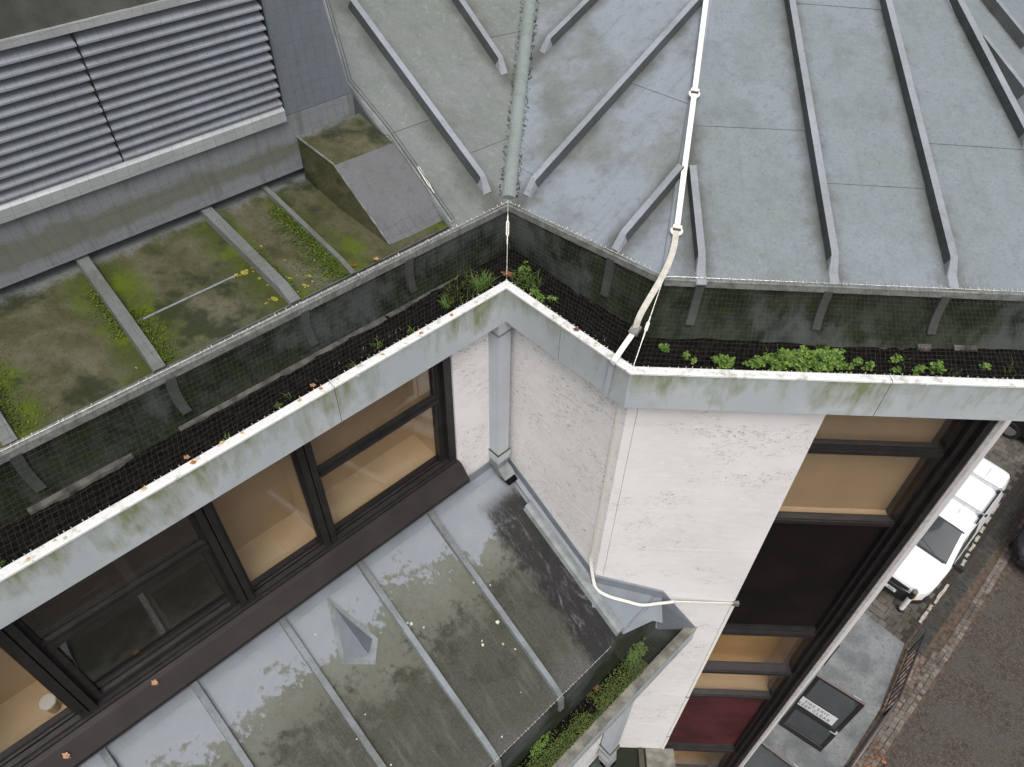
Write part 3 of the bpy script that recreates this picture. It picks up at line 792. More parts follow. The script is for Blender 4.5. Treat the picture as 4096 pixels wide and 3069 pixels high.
# lichen on the lip
def blob(p, n, r, name, mat, parent, seed, asp=1.0, th=.003):
    rr = random.Random(seed); a = np.cross(n, V3(.3, .9, .1)); a /= np.linalg.norm(a); b = np.cross(n, a)
    k_ = 11; pts = [p+(a*math.cos(2*math.pi*i/k_)*asp+b*math.sin(2*math.pi*i/k_))*r*rr.uniform(.65, 1.15) for i in range(k_)]
    mb = MB(); mb.hexa(pts, [lerp(q_, p, .25)+n*th for q_ in pts]); return piece(mb, name, mat, parent)
for i, (p, r, mt) in enumerate([(c4(2025, 875), .015, 'lich_o'), (c4(1220, 1340), .021, 'lich_o'), (c4(1530, 1155), .013, 'lich_t'), (c4(910, 1510), .020, 'lich_t'), (c5(605, 525), .018, 'lich_o'), (c5(800, 410), .015, 'lich_o'), (c5(365, 660), .014, 'lich_t'), (c5(1440, 415), .013, 'lich_t'), (c5(1710, 590), .013, 'lich_t'), (c7(345, 225), .012, 'lich_t'), (c7(410, 210), .015, 'lich_w'), (c6(1330, 830), .016, 'lich_w'), (c6(2135, 855), .015, 'lich_w'), (c6(1600, 850), .01, 'lich_w'), (c5(210, 795), .008, 'lich_w'), (c4(1890, 950), .016, 'lich_t'), (c4(1400, 1215), .018, 'lich_t'), (c7(180, 345), .016, 'lich_t')]):
    blob(Z(p, ZF), UPZ, r*.78, 'lichen_patch', mt, gut, i, 1.0, .0015)

# ---------------- walls
def slab_wall(name, base_pts, mat, parent, slabs):
    pass
def wall_quad(f, a0, a1, z0, z1, th, mat, name, parent):
    """f(along, depth, z): solid slab whose front is at depth 0"""
    mb = MB(); mb.hexa([f(a0, 0, z0), f(a1, 0, z0), f(a1, 0, z1), f(a0, 0, z1)], [f(a0, th, z0), f(a1, th, z0), f(a1, th, z1), f(a0, th, z1)])
    return piece(mb, name, mat, parent)
fLw = lambda a, d, z: LM(WL+d, a, z)        # along = dM
fMw = lambda a, d, z: LM(a, WM+d, z)        # along = dL
fRw = lambda a, d, z: V3(a, WR+d, z)        # along = x
SX0, SX1 = 1.862, 1.868                     # stone / window jamb on the right facade
BWx = WM/s2-WR                              # convex wall corner
BWdL = nL@V3(BWx, WR, 0)
wallL = wall_quad(fLw, LEFT, WM+.2, 8.0, 12.30, .25, 'trL', 'left_wall', bld)
# travertine end panel beside the downpipe
st = wall_quad(fLw, 2.112, WM-.001, 12.17, 13.83, .10, 'trL', 'stone_slab', wallL)
wallM = wall_quad(fMw, BWdL+.02, WL+.25, 8.0, 13.83, .2, 'trM', 'middle_wall', bld)
zj = [10.6, 12.32, 13.83]
for i in range(len(zj)-1):
    mb = MB(); mb.hexa([fMw(BWdL, -.003, zj[i]+.002), fMw(WL-.001, -.003, zj[i]+.002), fMw(WL-.001, -.003, zj[i+1]-.002), fMw(BWdL, -.003, zj[i+1]-.002)],
                       [fMw(BWdL+.0, .019, zj[i]+.002), fMw(WL-.001, .019, zj[i]+.002), fMw(WL-.001, .019, zj[i+1]-.002), fMw(BWdL+.0, .019, zj[i+1]-.002)])
    piece(mb, 'stone_slab', 'trM', wallM)
wallR = wall_quad(lambda a, d, z: fRw(a, d+.012, z), BWx+.03, SX0-.004, 0, 13.83, .3, 'trR', 'right_wall', bld)
zj = [7.62, 8.43, 9.30, 10.13, 10.66, 11.42, 12.10, 13.02, 13.83]
for i in range(len(zj)-1):
    mb = MB(); e = .0016; xs = [BWx-.001, BWx+.062, SX0]
    for xa, xb in zip(xs, xs[1:]):
        mb = MB(); mb.hexa([fRw(xa+e, -.0, zj[i]+e), fRw(xb-e, 0, zj[i]+e), fRw(xb-e, 0, zj[i+1]-e), fRw(xa+e, 0, zj[i+1]-e)], [fRw(xa+e, .029, zj[i]+e), fRw(xb-e, .029, zj[i]+e), fRw(xb-e, .029, zj[i+1]-e), fRw(xa+e, .029, zj[i+1]-e)])
        piece(mb, 'stone_slab', 'trR', wallR)
# lane-side facade, going away at 45 degrees from the fin
CW = V3(2.93, WR, 0)
mb = MB(); p0 = CW+V3(0, 0, 0); p1 = CW+nM*6.75
for (u0, u1, z0, z1) in ((.3, 6.75, 2.75, 13.83), (.3, 3.55, 0, 2.75), (4.75, 6.75, 0, 2.75)):
    mb.hexa([CW+nM*u0+UPZ*z0, CW+nM*u1+UPZ*z0, CW+nM*u1+UPZ*z1, CW+nM*u0+UPZ*z1], [CW+nM*u0+UPZ*z0+nL*.3, CW+nM*u1+UPZ*z0+nL*.3, CW+nM*u1+UPZ*z1+nL*.3, CW+nM*u0+UPZ*z1+nL*.3])
piece(mb, 'lane_wall', 'trR', bld)
mb = MB(); mb.hexa([p1+nL*.02+UPZ*0, p1+nL*.3, p1+nL*6, p1+nL*6+nM*-.3], [q_+UPZ*13.83 for q_ in (p1+nL*.02, p1+nL*.3, p1+nL*6, p1+nL*6+nM*-.3)])
mb = MB(); mb.prism([p1+nL*.01, p1+nL*.01-nM*.3, p1+nL*6-nM*.3, p1+nL*6], UPZ*13.83); piece(mb, 'lane_wall', 'trR', bld)

# ---------------- left window band
winL = piece((lambda m_: (m_.hexa([LM(2.79, LEFT, 12.50), LM(2.79, 2.108, 12.50), LM(2.79, 2.108, 12.575), LM(2.79, LEFT, 12.575)], [LM(2.88, LEFT, 12.50), LM(2.88, 2.108, 12.50), LM(2.88, 2.108, 12.575), LM(2.88, LEFT, 12.575)]), m_)[1])(MB()), 'window_band', 'frame', bld)
def Lbox(d0, d1, a0, a1, z0, z1, name, mat, parent, label=None):
    mb = MB(); mb.hexa([LM(d0, a0, z0), LM(d0, a1, z0), LM(d0, a1, z1), LM(d0, a0, z1)], [LM(d1, a0, z0), LM(d1, a1, z0), LM(d1, a1, z1), LM(d1, a0, z1)])
    return piece(mb, name, mat, parent, label=label)
# sill / apron: sloping brown board
mb = MB()
sec = [(2.775, 12.50), (2.775, 12.562), (2.70, 12.545), (2.615, 12.44), (2.615, 12.405), (2.66, 12.385), (2.735, 12.20), (2.775, 12.20)]
mb.sweep([[LM(d, a, z) for d, z in sec] for a in (LEFT, 2.118)], closed=True); piece(mb, 'sill', 'sill', winL)
for d0, d1, z0, z1 in ((2.735, 2.79, 12.545, 12.572), (2.755, 2.79, 12.572, 12.59)):
    Lbox(d0, d1, LEFT, 2.105, z0, z1, 'sill_bead', 'frame', winL)
mull = [1.0, .37, -.64, -1.27, -2.28]
for a in mull:
    Lbox(2.752, 2.87, a-.045, a-.004, 12.575, 13.82, 'mullion', 'frame', winL); Lbox(2.752, 2.87, a+.004, a+.045, 12.575, 13.82, 'mullion', 'frame', winL)
    Lbox(2.772, 2.86, a-.004, a+.004, 12.575, 13.82, 'mullion_joint', 'void', winL)
Lbox(2.752, 2.87, 2.045, 2.108, 12.575, 13.82, 'jamb', 'frame', winL); Lbox(2.79, 2.87, 2.005, 2.045, 12.575, 13.82, 'jamb', 'frame', winL)
Lbox(2.78, 2.88, LEFT, 2.11, 13.70, 13.83, 'window_head', 'frame', winL)
edges = [2.005]+[x for a in mull for x in (a+.045, a-.045)]+[LEFT]
bays = [(edges[i+1], edges[i]) for i in range(0, len(edges)-1, 2)]
for i, (a0, a1) in enumerate(bays):
    openb = i == 2
    Lbox(2.812, 2.818, a0, a1, 12.575, 13.72, 'glass_pane', 'glass', winL)
    for (x0, x1, z0, z1) in ((a0, a1, 12.575, 12.60), (a0, a0+.022, 12.6, 13.70), (a1-.022, a1, 12.6, 13.70)):
        Lbox(2.795, 2.81, x0, x1, z0, z1, 'bead', 'frame', winL)
    if i in (0, 2, 4):
        Lbox(2.772, 2.811, a0+.02, a1-.005, 13.262, 13.292, 'transom', 'frame', winL); Lbox(2.785, 2.811, a0+.02, a1-.005, 13.292, 13.325, 'transom', 'frame', winL)
        Lbox(2.78, 2.811, a0+.01, a1-.01, 13.325, 13.336, 'transom', 'frame', winL)
    if openb:
        for (x0, x1, z0, z1) in ((a0+.02, a1-.02, 12.60, 12.635), (a0+.02, a0+.05, 12.635, 13.26), (a1-.05, a1-.02, 12.635, 13.26)):
            Lbox(2.782, 2.811, x0, x1, z0, z1, 'casement_frame', 'frame', winL)
    # room behind: ledge, back board, ends
    if openb:
        Lbox(2.83, 3.35, a0-.02, a1+.02, 12.40, 12.42, 'room_floor', 'void', winL); Lbox(3.35, 3.37, a0-.02, a1+.02, 12.40, 13.9, 'room_back', 'darkwood', winL)
        for kk in range(9): Lbox(3.30-.03*kk, 3.345-.03*kk, a0+.02, a0+.40, 13.62-.075*kk, 13.635-.075*kk, 'blind_slat', 'darkwood', winL)
        for kk in range(6): Lbox(3.10, 3.13, a0+.55, a1-.05, 13.66-.07*kk, 13.675-.07*kk, 'blind_slat', 'darkwood', winL)
        Lbox(3.05, 3.09, a0+.47, a0+.53, 12.42, 13.72, 'room_post', 'darkwood', winL)
    else:
        Lbox(2.83, 3.17, a0-.02, a1+.02, 12.50, 12.555, 'room_ledge', 'tanl', winL); Lbox(3.17, 3.19, a0-.02, a1+.02, 12.50, 13.9, 'room_back', 'tan', winL)
    Lbox(2.83, 3.36, a1+.022, a1+.03, 12.42, 13.9, 'room_partition', 'void' if openb else 'tanl', winL); Lbox(2.83, 3.36, a0-.03, a0-.022, 12.42, 13.9, 'room_partition', 'void' if openb else 'tan', winL)
    Lbox(2.83, 3.37, a0-.02, a1+.02, 13.9, 13.92, 'room_ceiling', 'tanl', winL)

cp = PL(c7(290, 1235), nL, 2.93); cp[2] = 12.555
# ---------------- right window column
YG = WR+.13
def Rbox(y0, y1, x0, x1, z0, z1, name, mat, parent, label=None):
    mb = MB(); mb.hexa([V3(x0, y0, z0), V3(x1, y0, z0), V3(x1, y0, z1), V3(x0, y0, z1)], [V3(x0, y1, z0), V3(x1, y1, z0), V3(x1, y1, z1), V3(x0, y1, z1)])
    return piece(mb, name, mat, parent, label=label)
XR = 2.885     # inner face of the fin
winR = Rbox(YG-.03, YG+.10, SX0-.02, SX0+.045, 0, 13.83, 'window_column', 'frame', bld)
MT['fin'] = simple('grey_stone_edge', (.40, .39, .375), .8, 0, .18, 25)
fin = Rbox(WR, WR+.6, 2.905, 2.941, 0, 13.83, 'stone_fin', 'fin', bld)
for zz in (3.2, 6.4, 8.9, 11.2): Rbox(WR-.002, WR+.0, 2.905, 2.941, zz, zz+.006, 'fin_joint', 'clamp', fin)
Rbox(WR+.008, YG+.1, 2.86, 2.904, 0, 13.83, 'jamb', 'frame', winR); Rbox(WR+.055, YG+.1, 2.815, 2.859, 0, 13.83, 'jamb', 'frame', winR); Rbox(WR+.10, YG+.1, 2.785, 2.814, 0, 13.83, 'jamb', 'frame', winR)
zr = lambda p, y=YG: PL(p, nR, y)[2]
zS1, zT2, zTr2, zS2, zT1 = zr(vv(1800, 1118)), zr(vv(1700, 1362)), zr(vv(1620, 1437)), zr(vv(1600, 1497)), zr(vv(1500, 1612))
zTr1 = zr(vv(1900, 980), WR+.08)
XL = SX0+.04; XRg = 2.80
def bar(z, h, y0, name='transom', x1=2.79): 
    Rbox(y0, YG+.02, XL, x1, z-h/2, z+h/2, name, 'frame', winR)
    Rbox(y0+.012, YG+.02, XL, x1-.004, z+h/2, z+h/2+.012, name, 'frame', winR)
def stack(zoff, colours):
    a, b, c_ = colours
    zt, zm, zs = zT2+zoff, zTr2+zoff, zS2+zoff
    for z, h, y in ((zt, .05, YG-.05), (zt+.055, .03, YG-.025), (zm, .05, YG-.085), (zs, .045, YG-.05), (zs-.05, .035, YG-.02)): bar(z, h, y)
    Rbox(YG, YG+.006, XL, XRg, zs+.02, zt-.02, 'glass_pane', 'glass', winR)
    Rbox(YG+.02, YG+.36, XL-.02, XRg+.03, zs-.06, zs-.02, 'room_ledge', b, winR)
    Rbox(YG+.36, YG+.38, XL-.02, XRg+.03, zs-.06, zt+.08, 'room_back', a, winR)
    Rbox(YG+.02, YG+.38, XRg+.032, XRg+.05, zs-.06, zt+.08, 'room_partition', c_, winR); Rbox(YG+.02, YG+.38, XL-.05, XL-.022, zs-.06, zt+.08, 'room_partition', a, winR)
    Rbox(YG+.02, YG+.38, XL-.05, XRg+.05, zt+.08, zt+.10, 'room_ceiling', a, winR)
# top storey
zs = zS1
for z, h, y in ((zTr1, .034, WR+.075), (zTr1+.03, .014, WR+.095), (zs, .036, YG-.05), (zs-.04, .026, YG-.03)): bar(z, h, y)
Rbox(YG, YG+.006, XL, XRg, zs+.02, 13.83, 'glass_pane', 'glass', winR)
Rbox(YG+.10, YG+.12, XL-.02, XRg+.03, zs-.06, 14.0, 'room_back', 'tan', winR); Rbox(YG+.02, YG+.10, XL-.02, XRg+.03, zs-.06, zs-.02, 'room_ledge', 'tanl', winR)
Rbox(YG+.02, YG+.12, XRg+.032, XRg+.05, zs-.06, 14.0, 'room_partition', 'ochre', winR)
# spandrels (dark) and the storeys below
Rbox(YG+.01, YG+.03, XL, XRg, zT2+.05, zS1-.06, 'spandrel_panel', 'void', winR)
stack(0, ('ochre', 'tanl', 'tan'))
Rbox(YG+.01, YG+.03, XL, XRg, zT1+.06, zS2-.06, 'spandrel_panel', 'maroon', winR)
stack(zT1-zT2, ('ochre', 'tan', 'tan'))
Rbox(YG+.01, YG+.03, XL, XRg, zT1-4, zS2+zT1-zT2-.06, 'spandrel_panel', 'void', winR)

# ---------------- lower roof
SLP = .54; ZL0 = 12.16
def zlow(dL): return ZL0-SLP*(WL-dL)
def lowp(dL, dM, off=0.): 
    n = UPZ-SLP*nL; n = n/np.linalg.norm(n); return LM(dL, dM, zlow(dL))+n*off
nLow = (UPZ-SLP*nL)/math.sqrt(1+SLP**2)
DE = 1.25                                   # lower eave
pl_low = (LM(WL, 0, ZL0), nLow)
mb = MB(); RE = 2.50
mb.hexa([lowp(WL+.02, LEFT, -.03), lowp(DE, LEFT, -.03), lowp(DE, WM+1.2, -.03), lowp(WL+.02, WM-.0, -.03)], [lowp(WL+.02, LEFT, -.002), lowp(DE, LEFT, -.002), lowp(DE, WM+1.2, -.002), lowp(WL+.02, WM-.0, -.002)])
low = piece(mb, 'lower_roof', 'flash', bld)
lb = [1.80, 1.149, .503, -.141, -.735, -1.38, -2.03, -2.68]
cuts = [2.52]+lb+[LEFT]
def u_of(a): return a
for i in range(len(cuts)-1):
    a1, a0 = cuts[i], cuts[i+1]; mb = MB(); nv, nu = 10, 4
    for r_ in range(nv):
        for c_ in range(nu):
            d0, d1 = WL+(DE-WL)*r_/nv, WL+(DE-WL)*(r_+1)/nv; x0, x1 = a0+(a1-a0)*c_/nu, a0+(a1-a0)*(c_+1)/nu
            mb.face([lowp(d0, x0, .003), lowp(d1, x0, .003), lowp(d1, x1, .003), lowp(d0, x1, .003)], [(x0, WL-d0), (x0, WL-d1), (x1, WL-d1), (x1, WL-d0)])
    mb.hexa([lowp(DE+.01, a0, -.003), lowp(DE, a0, -.003), lowp(DE, a1, -.003), lowp(DE+.01, a1, -.003)], [lowp(DE+.01, a0, .0026), lowp(DE, a0, .0026), lowp(DE, a1, .0026), lowp(DE+.01, a1, .0026)])
    piece(mb, 'zinc_panel', 'low', low, fix=False)
for a in lb:
    secs = []; hh = .045
    for d, hs_ in ((WL+.01, 1), (WL-.18, 1), (WL-.181, .9), (DE+.14, .9), (DE+.05, .75), (DE-.005, .2)):
        p_ = lowp(d, a); secs.append([p_-nM*.027-nLow*.003, p_-nM*.021+nLow*hh*hs_, p_+nM*.021+nLow*hh*hs_, p_+nM*.027-nLow*.003])
    mb = MB(); mb.sweep(secs, closed=True, uvf=lambda i, j: (.5, i*.4)); piece(mb, 'batten_roll', 'lroll', low)
# top flashing under the sill
mb = MB(); mb.sweep([[LM(WL, a, 12.27), LM(WL-.006, a, 12.27), LM(WL-.008, a, 12.18), lowp(WL-.055, a, .012), lowp(WL-.055, a, .004), lowp(WL, a, .0)] for a in (LEFT, 2.50)], closed=True); piece(mb, 'wall_flashing', 'flash', low)
# side flashing against the middle wall: upstand, raised kerb and gutter strip
def side(dl, dm, h): return lowp(dl, dm) + UPZ*h
mb = MB(); mb.sweep([[side(d, WM-.001, .115), side(d, WM-.012, .115), side(d, WM-.014, .03), side(d, WM-.05, .018), side(d, WM-.05, .0), side(d, WM-.001, .0)] for d in (WL-.005, BWdL)], closed=True); piece(mb, 'side_flashing', 'flash', low)
mb = MB(); mb.sweep([[side(d, 2.505, .052), side(d, 2.545, .045), side(d, 2.56, .006), side(d, 2.46, .006), side(d, 2.475, .045)] for d in (WL-.38, DE+.02)], closed=True); piece(mb, 'kerb_roll', 'flash2', low)
# flashing where the lower roof runs past the corner, in front of the right wall
def lowR(x, h, y=WR): d = nL@V3(x, y, 0); return V3(x, y, zlow(d)+h)
xE = WR-DE/s2
mb = MB()
mb.sweep([[lowR(x, .10, WR-.002), lowR(x, .10, WR-.016), lowR(x, .012, WR-.02), lowR(x, .006, WR-.20), lowR(x, 0, WR-.20), lowR(x, 0, WR-.002)] for x in (BWx-.02, .9, xE)], closed=True); piece(mb, 'side_flashing', 'flash', low)
# triangular apron between kerb and corner
mb = MB(); tri = [lowp(1.66, 2.52, .006), lowp(BWdL, WM-.03, .006), lowR(xE, .006, WR-.15), lowp(DE, 2.52, .006)]
mb.prism(tri, nLow*.005); piece(mb, 'corner_apron', 'flash', low)
# small ventilator cowl: half pyramid standing out of the slope
ap, bl_, br_, rr_ = [PI(p, *pl_low) for p in (c8(30, 610), c8(110, 970), c8(285, 972), c8(300, 838))]
apex_up = PI(c8(285, 970), *pl_low)
peak = lowp(nL@bl_*0+2.262, nM@br_-.01, .085)
mb = MB(); mb.face([ap, bl_, peak]); mb.face([ap, peak, rr_]); mb.face([bl_, rr_, peak]); mb.face([ap, rr_, bl_])
MT['cowl'] = simple('cowl_zinc', (.115, .135, .155), .6, 0, .1, 8)
cow = piece(mb, 'vent_cowl', 'cowl', low)
cen_ = (bl_+rr_+ap)/3; mb = MB(); mb.prism([lerp(cen_, q_, 1.22)+nLow*.0035 for q_ in (ap, bl_, br_, rr_)], nLow*.004); piece(mb, 'cowl_apron', 'lroll', low)
mb = MB(); mb.tube([ap+nLow*.004, peak+nLow*.002], .004, 5); piece(mb, 'cowl_seam', 'lroll', low)
# lichen and droppings on the lower roof
for i, (p, r, mt) in enumerate([(c8(520, 745), .010, 'lich_w'), (c8(543, 752), .013, 'lich_w'), (c8(622, 775), .009, 'lich_w'), (c8(1088, 740), .016, 'lich_w'), (c8(995, 885), .012, 'lich_w'), (c8(990, 860), .007, 'lich_w'), (c8(1123, 878), .011, 'lich_t'), (c8(936, 492), .008, 'lich_w'), (c8(1042, 508), .007, 'lich_w'), (c8(1200, 912), .008, 'lich_w'), (c8(1115, 1465), .008, 'lich_w'), (c8(415, 1642), .008, 'lich_w'), (c8(200, 1480), .006, 'lich_w'), (c8(1235, 1185), .005, 'lich_w'), (c8(253, 1324), .005, 'lich_w'), (c7(1990, 820), .007, 'lich_w')]):
    blob(PI(p, *pl_low)+nLow*.003, nLow, r, 'lichen_patch', mt, low, 50+i)
# lower gutter: upstand, trough, fascia with lip
ZLIP = 10.83; dIn, dOut = 1.035, .965
GE = 1.486+.0                               # trough ends against the right wall
def lowg(k, d, z):
    if k == 0: return LM(d, LEFT, z)
    x = WR-d/s2; return V3(x, WR-.001, z)
zle = zlow(DE)
PC2 = PL((2498, 2849), nR, WR-.25); DLW = max(DE, float(nL@(PC2+V3(0, .1, 0)))+.085); print('DLW', DLW, PC2)
mb = MB(); prof = [(DE+.004, zle-.03), (DE-.015, zle-.12), (DE-.02, zle-.25), (DE-.015, zle-.38), (DE-.03, ZLIP-.06), (dIn, ZLIP-.06), (dIn, ZLIP-.012), (dOut+.008, ZLIP-.012), (dOut+.008, ZLIP-.25), (DLW+.05, ZLIP-.25), (DLW+.05, zle-.03)]
mb.sweep([[lowg(k, d, z) for d, z in prof] for k in (0, 1)], closed=True); lgut = piece(mb, 'lower_gutter', 'band', bld)
mb = MB(); prof = [(dOut, ZLIP-.255), (dOut, ZLIP-.01), (dOut+.007, ZLIP-.01), (dOut+.007, ZLIP-.255)]
mb.sweep([[lowg(k, d, z) for d, z in prof] for k in (0, 1)], closed=True, uvf=lambda i, j: (i*4.5, j % 2)); piece(mb, 'fascia_panel', 'fascia', lgut)
mb = MB(); prof = [(dOut-.003, ZLIP-.02), (dOut-.003, ZLIP), (dIn+.004, ZLIP+.002), (dIn+.004, ZLIP-.011), (dOut+.008, ZLIP-.011)]
mb.sweep([[lowg(k, d, z) for d, z in prof] for k in (0, 1)], closed=True); piece(mb, 'lip_capping', MT['concrete'], lgut)
# end flashing on the right wall above the lower gutter
mb = MB(); pts = [V3(1.19, WR, zle+.11), V3(1.25, WR, zle+.09), V3(1.41, WR, 11.18), V3(1.628, WR, ZLIP+.005), V3(1.60, WR, ZLIP-.02), V3(1.30, WR, ZLIP-.05), V3(1.20, WR, zle-.05)]
mb.prism([p_+V3(0, -.006, 0) for p_ in pts], V3(0, -.01, 0)); piece(mb, 'end_flashing', 'flash', lgut)
for i, a in enumerate((1.80, 1.149, .503)):
    mb = MB(); mb.hexa([LM(DE+.0, a-.03, zle-.03), LM(DE, a+.03, zle-.03), LM(DE-.02, a+.028, zle-.2), LM(DE-.02, a-.028, zle-.2)], [LM(DE-.02, a-.026, zle-.03), LM(DE-.02, a+.026, zle-.03), LM(DE-.038, a+.022, zle-.2), LM(DE-.038, a-.022, zle-.2)]); piece(mb, 'rib', 'mroll', lgut)
# wall below the lower gutter, terrace and parapet at its foot
ZT = 7.62
mb = MB(); mb.hexa([LM(DLW, LEFT, 0), V3(WR-DLW/s2, WR-.001, 0), V3(WR-(DLW+.3)/s2, WR-.001, 0), LM(DLW+.3, LEFT, 0)], [LM(DLW, LEFT, ZLIP-.25), V3(WR-DLW/s2, WR-.001, ZLIP-.25), V3(WR-(DLW+.3)/s2, WR-.001, ZLIP-.25), LM(DLW+.3, LEFT, ZLIP-.25)])
piece(mb, 'lower_wall', 'trL', bld)
mb = MB(); tA = V3(WR-DLW/s2, WR, ZT-.2); mb.prism([tA, V3(1.99, WR, ZT-.2), V3(1.99, .3, ZT-.2), V3(-1.2, .3, ZT-.2)], UPZ*.2); ter = piece(mb, 'terrace', 'band', bld)
px0 = PL(vv(1397, 1606), nR, WR)[0]; px1 = PL(vv(1425, 1606), nR, WR)[0]
mb = MB(); mb.hexa([V3(px0, .3, ZT-.3), V3(1.99, .3, ZT-.3), V3(1.99, WR-.002, ZT-.3), V3(px0, WR-.002, ZT-.3)], [V3(px0, .3, ZT+.02), V3(1.99, .3, ZT+.02), V3(1.99, WR-.002, ZT+.02), V3(px0, WR-.002, ZT+.02)]); piece(mb, 'parapet', 'concrete', bld)
mb = MB(); mb.hexa([V3(px0-.09, .3, ZT), V3(px0-.03, .3, ZT), V3(px0-.03, WR-.02, ZT), V3(px0-.09, WR-.02, ZT)], [V3(px0-.09, .3, ZT+.05), V3(px0-.03, .3, ZT+.05), V3(px0-.03, WR-.02, ZT+.05), V3(px0-.09, WR-.02, ZT+.05)]); piece(mb, 'terrace_kerb', 'darkwood', bld)

# ---------------- plant louvre dormer on the left
SMZ = .22
def edgeL(dM): t = (dM-LEFT)/(nM@A1-LEFT); return lerp(E0, A1, t)
dLe = 3.025
def moss_z(dL): return ZE-.002+SMZ*(dL-dLe)
nMo = (UPZ-SMZ*nL)/math.sqrt(1+SMZ**2)
pl_moss = (LM(dLe, 0, ZE), nMo)
PW = PI((1198, 678), pl_moss[0]+UPZ*.07, nMo); DW = float(nL@PW); ZSK = PW[2]
Wp = lambda p, d=0.: PL(p, nL, DW+d)
aV = float(nM@Wp(c1(2200, 560)))          # where the wall meets the main roof
zlb = np.mean([Wp(c1(0, 1385))[2], Wp(c1(1780, 740))[2]]); zlt = np.mean([Wp(c1(0, 350))[2], Wp(c1(1090, 0))[2]])
aLr = float(np.mean([nM@Wp(c1(1780, 730)), nM@Wp(c1(1645, 20))]))
print('LOUVRE', DW, ZSK, zlb, zlt, aLr, aV, 'slopes', -nLf[:2]/nLf[2], -nMf[:2]/nMf[2])
def mossp(dL, dM, off=0): return LM(dL, dM, moss_z(dL))+nMo*off
mb = MB(); aWed = float(nM@PI(vv(842, 530), *pl_moss))
AR = aWed+.55
mb.hexa([mossp(dLe-.005, LEFT, -.03), mossp(dLe-.005, AR, -.03), mossp(DW+.15, AR, -.03), mossp(DW+.15, LEFT, -.03)], [mossp(dLe-.005, LEFT, -.002), mossp(dLe-.005, AR, -.002), mossp(DW+.15, AR, -.002), mossp(DW+.15, LEFT, -.002)])
dorm = piece(mb, 'dormer_roof', 'mroll', bld)
mbat = []
for p0, p1 in ((c4(515, 60), c4(960, 690)), (c1(1280, 1330), c4(1815, 275)), (c1(1650, 1180), vv(752, 580)), (vv(-40, 850), vv(20, 950))):
    a, b = PI(p0, *pl_moss), PI(p1, *pl_moss); mbat.append((float(nM@a), float(nM@b)))
mbat.sort(key=lambda t: t[1])
def mline(i, t):   # along-coordinate of batten i at fraction t from eave (0) to wall (1)
    return mbat[i][1]+(mbat[i][0]-mbat[i][1])*t
nb = len(mbat)
for i in range(nb+1):
    mb = MB(); nv, nu = 8, 4
    def A_(s_, t):
        lo = mline(i-1, t) if i else LEFT; hi = mline(i, t) if i < nb else aWed+.45
        return lo+(hi-lo)*s_
    for r_ in range(nv):
        for c_ in range(nu):
            t0, t1 = r_/nv, (r_+1)/nv; q_ = []; uv_ = []
            for s_, t in ((c_/nu, t0), ((c_+1)/nu, t0), ((c_+1)/nu, t1), (c_/nu, t1)):
                q_.append(mossp(dLe+(DW+.1-dLe)*t, A_(s_, t), .002)); uv_.append((s_, t))
            mb.face(q_, uv_)
    piece(mb, 'zinc_panel', 'moss_roof', dorm, fix=False)
for i in range(nb):
    hh, wt = (.05, .030) if i != nb-1 else (.03, .014)
    secs = []
    for t, hs_ in ((-.01, .35), (.10, .95), (.12, 1), (1.0, 1)):
        p_ = mossp(dLe+(DW+.1-dLe)*t, mline(i, t)); secs.append([p_-nM*wt*1.2-nMo*.004, p_-nM*wt+nMo*hh*hs_, p_+nM*wt+nMo*hh*hs_, p_+nM*wt*1.2-nMo*.004])
    mb = MB(); mb.sweep(secs, closed=True, uvf=lambda i_, j: (.5, i_*.3)); piece(mb, 'batten_roll', 'mroll', dorm)
# pale seam across one bay
a, b = PI(c4(860, 460), *pl_moss), PI(c4(1490, 165), *pl_moss)
mb = MB(); mb.beam(a+nMo*.001, b+nMo*.001, nL*.006, nMo*.006); piece(mb, 'cross_seam', 'roll', dorm)
for i, (p, r, mt) in enumerate([(c4(1540, 145), .035, 'lich_y'), (c4(1490, 160), .02, 'lich_y'), (c4(1730, 310), .028, 'lich_y'), (c4(1925, 225), .026, 'lich_y'), (c4(1955, 165), .018, 'lich_y'), (c4(1800, 65), .011, 'lich_y'), (c4(1830, 180), .018, 'lich_y'), (c4(1880, 265), .01, 'lich_y'), (c4(860, 745), .012, 'lich_y'), (c4(1985, 65), .006, 'lich_w'), (c4(1805, 172), .008, 'lich_w'), (c1(1650, 1555), .014, 'lich_y'), (c4(1640, 180), .014, 'lich_y'), (c4(1690, 225), .012, 'lich_y')]):
    blob(PI(p, *pl_moss)+nMo*.003, nMo, r*.5, 'lichen_patch', mt, dorm, 90+i, 1.5, .001)
    if r > .012:
        for q2 in range(5): blob(PI(p, *pl_moss)+nMo*.003+(nM*random.gauss(0, .9)+nL*random.gauss(0, .6))*r, nMo, r*random.uniform(.12, .3), 'lichen_patch', mt, dorm, 200+i*7+q2, 1.2, .001)
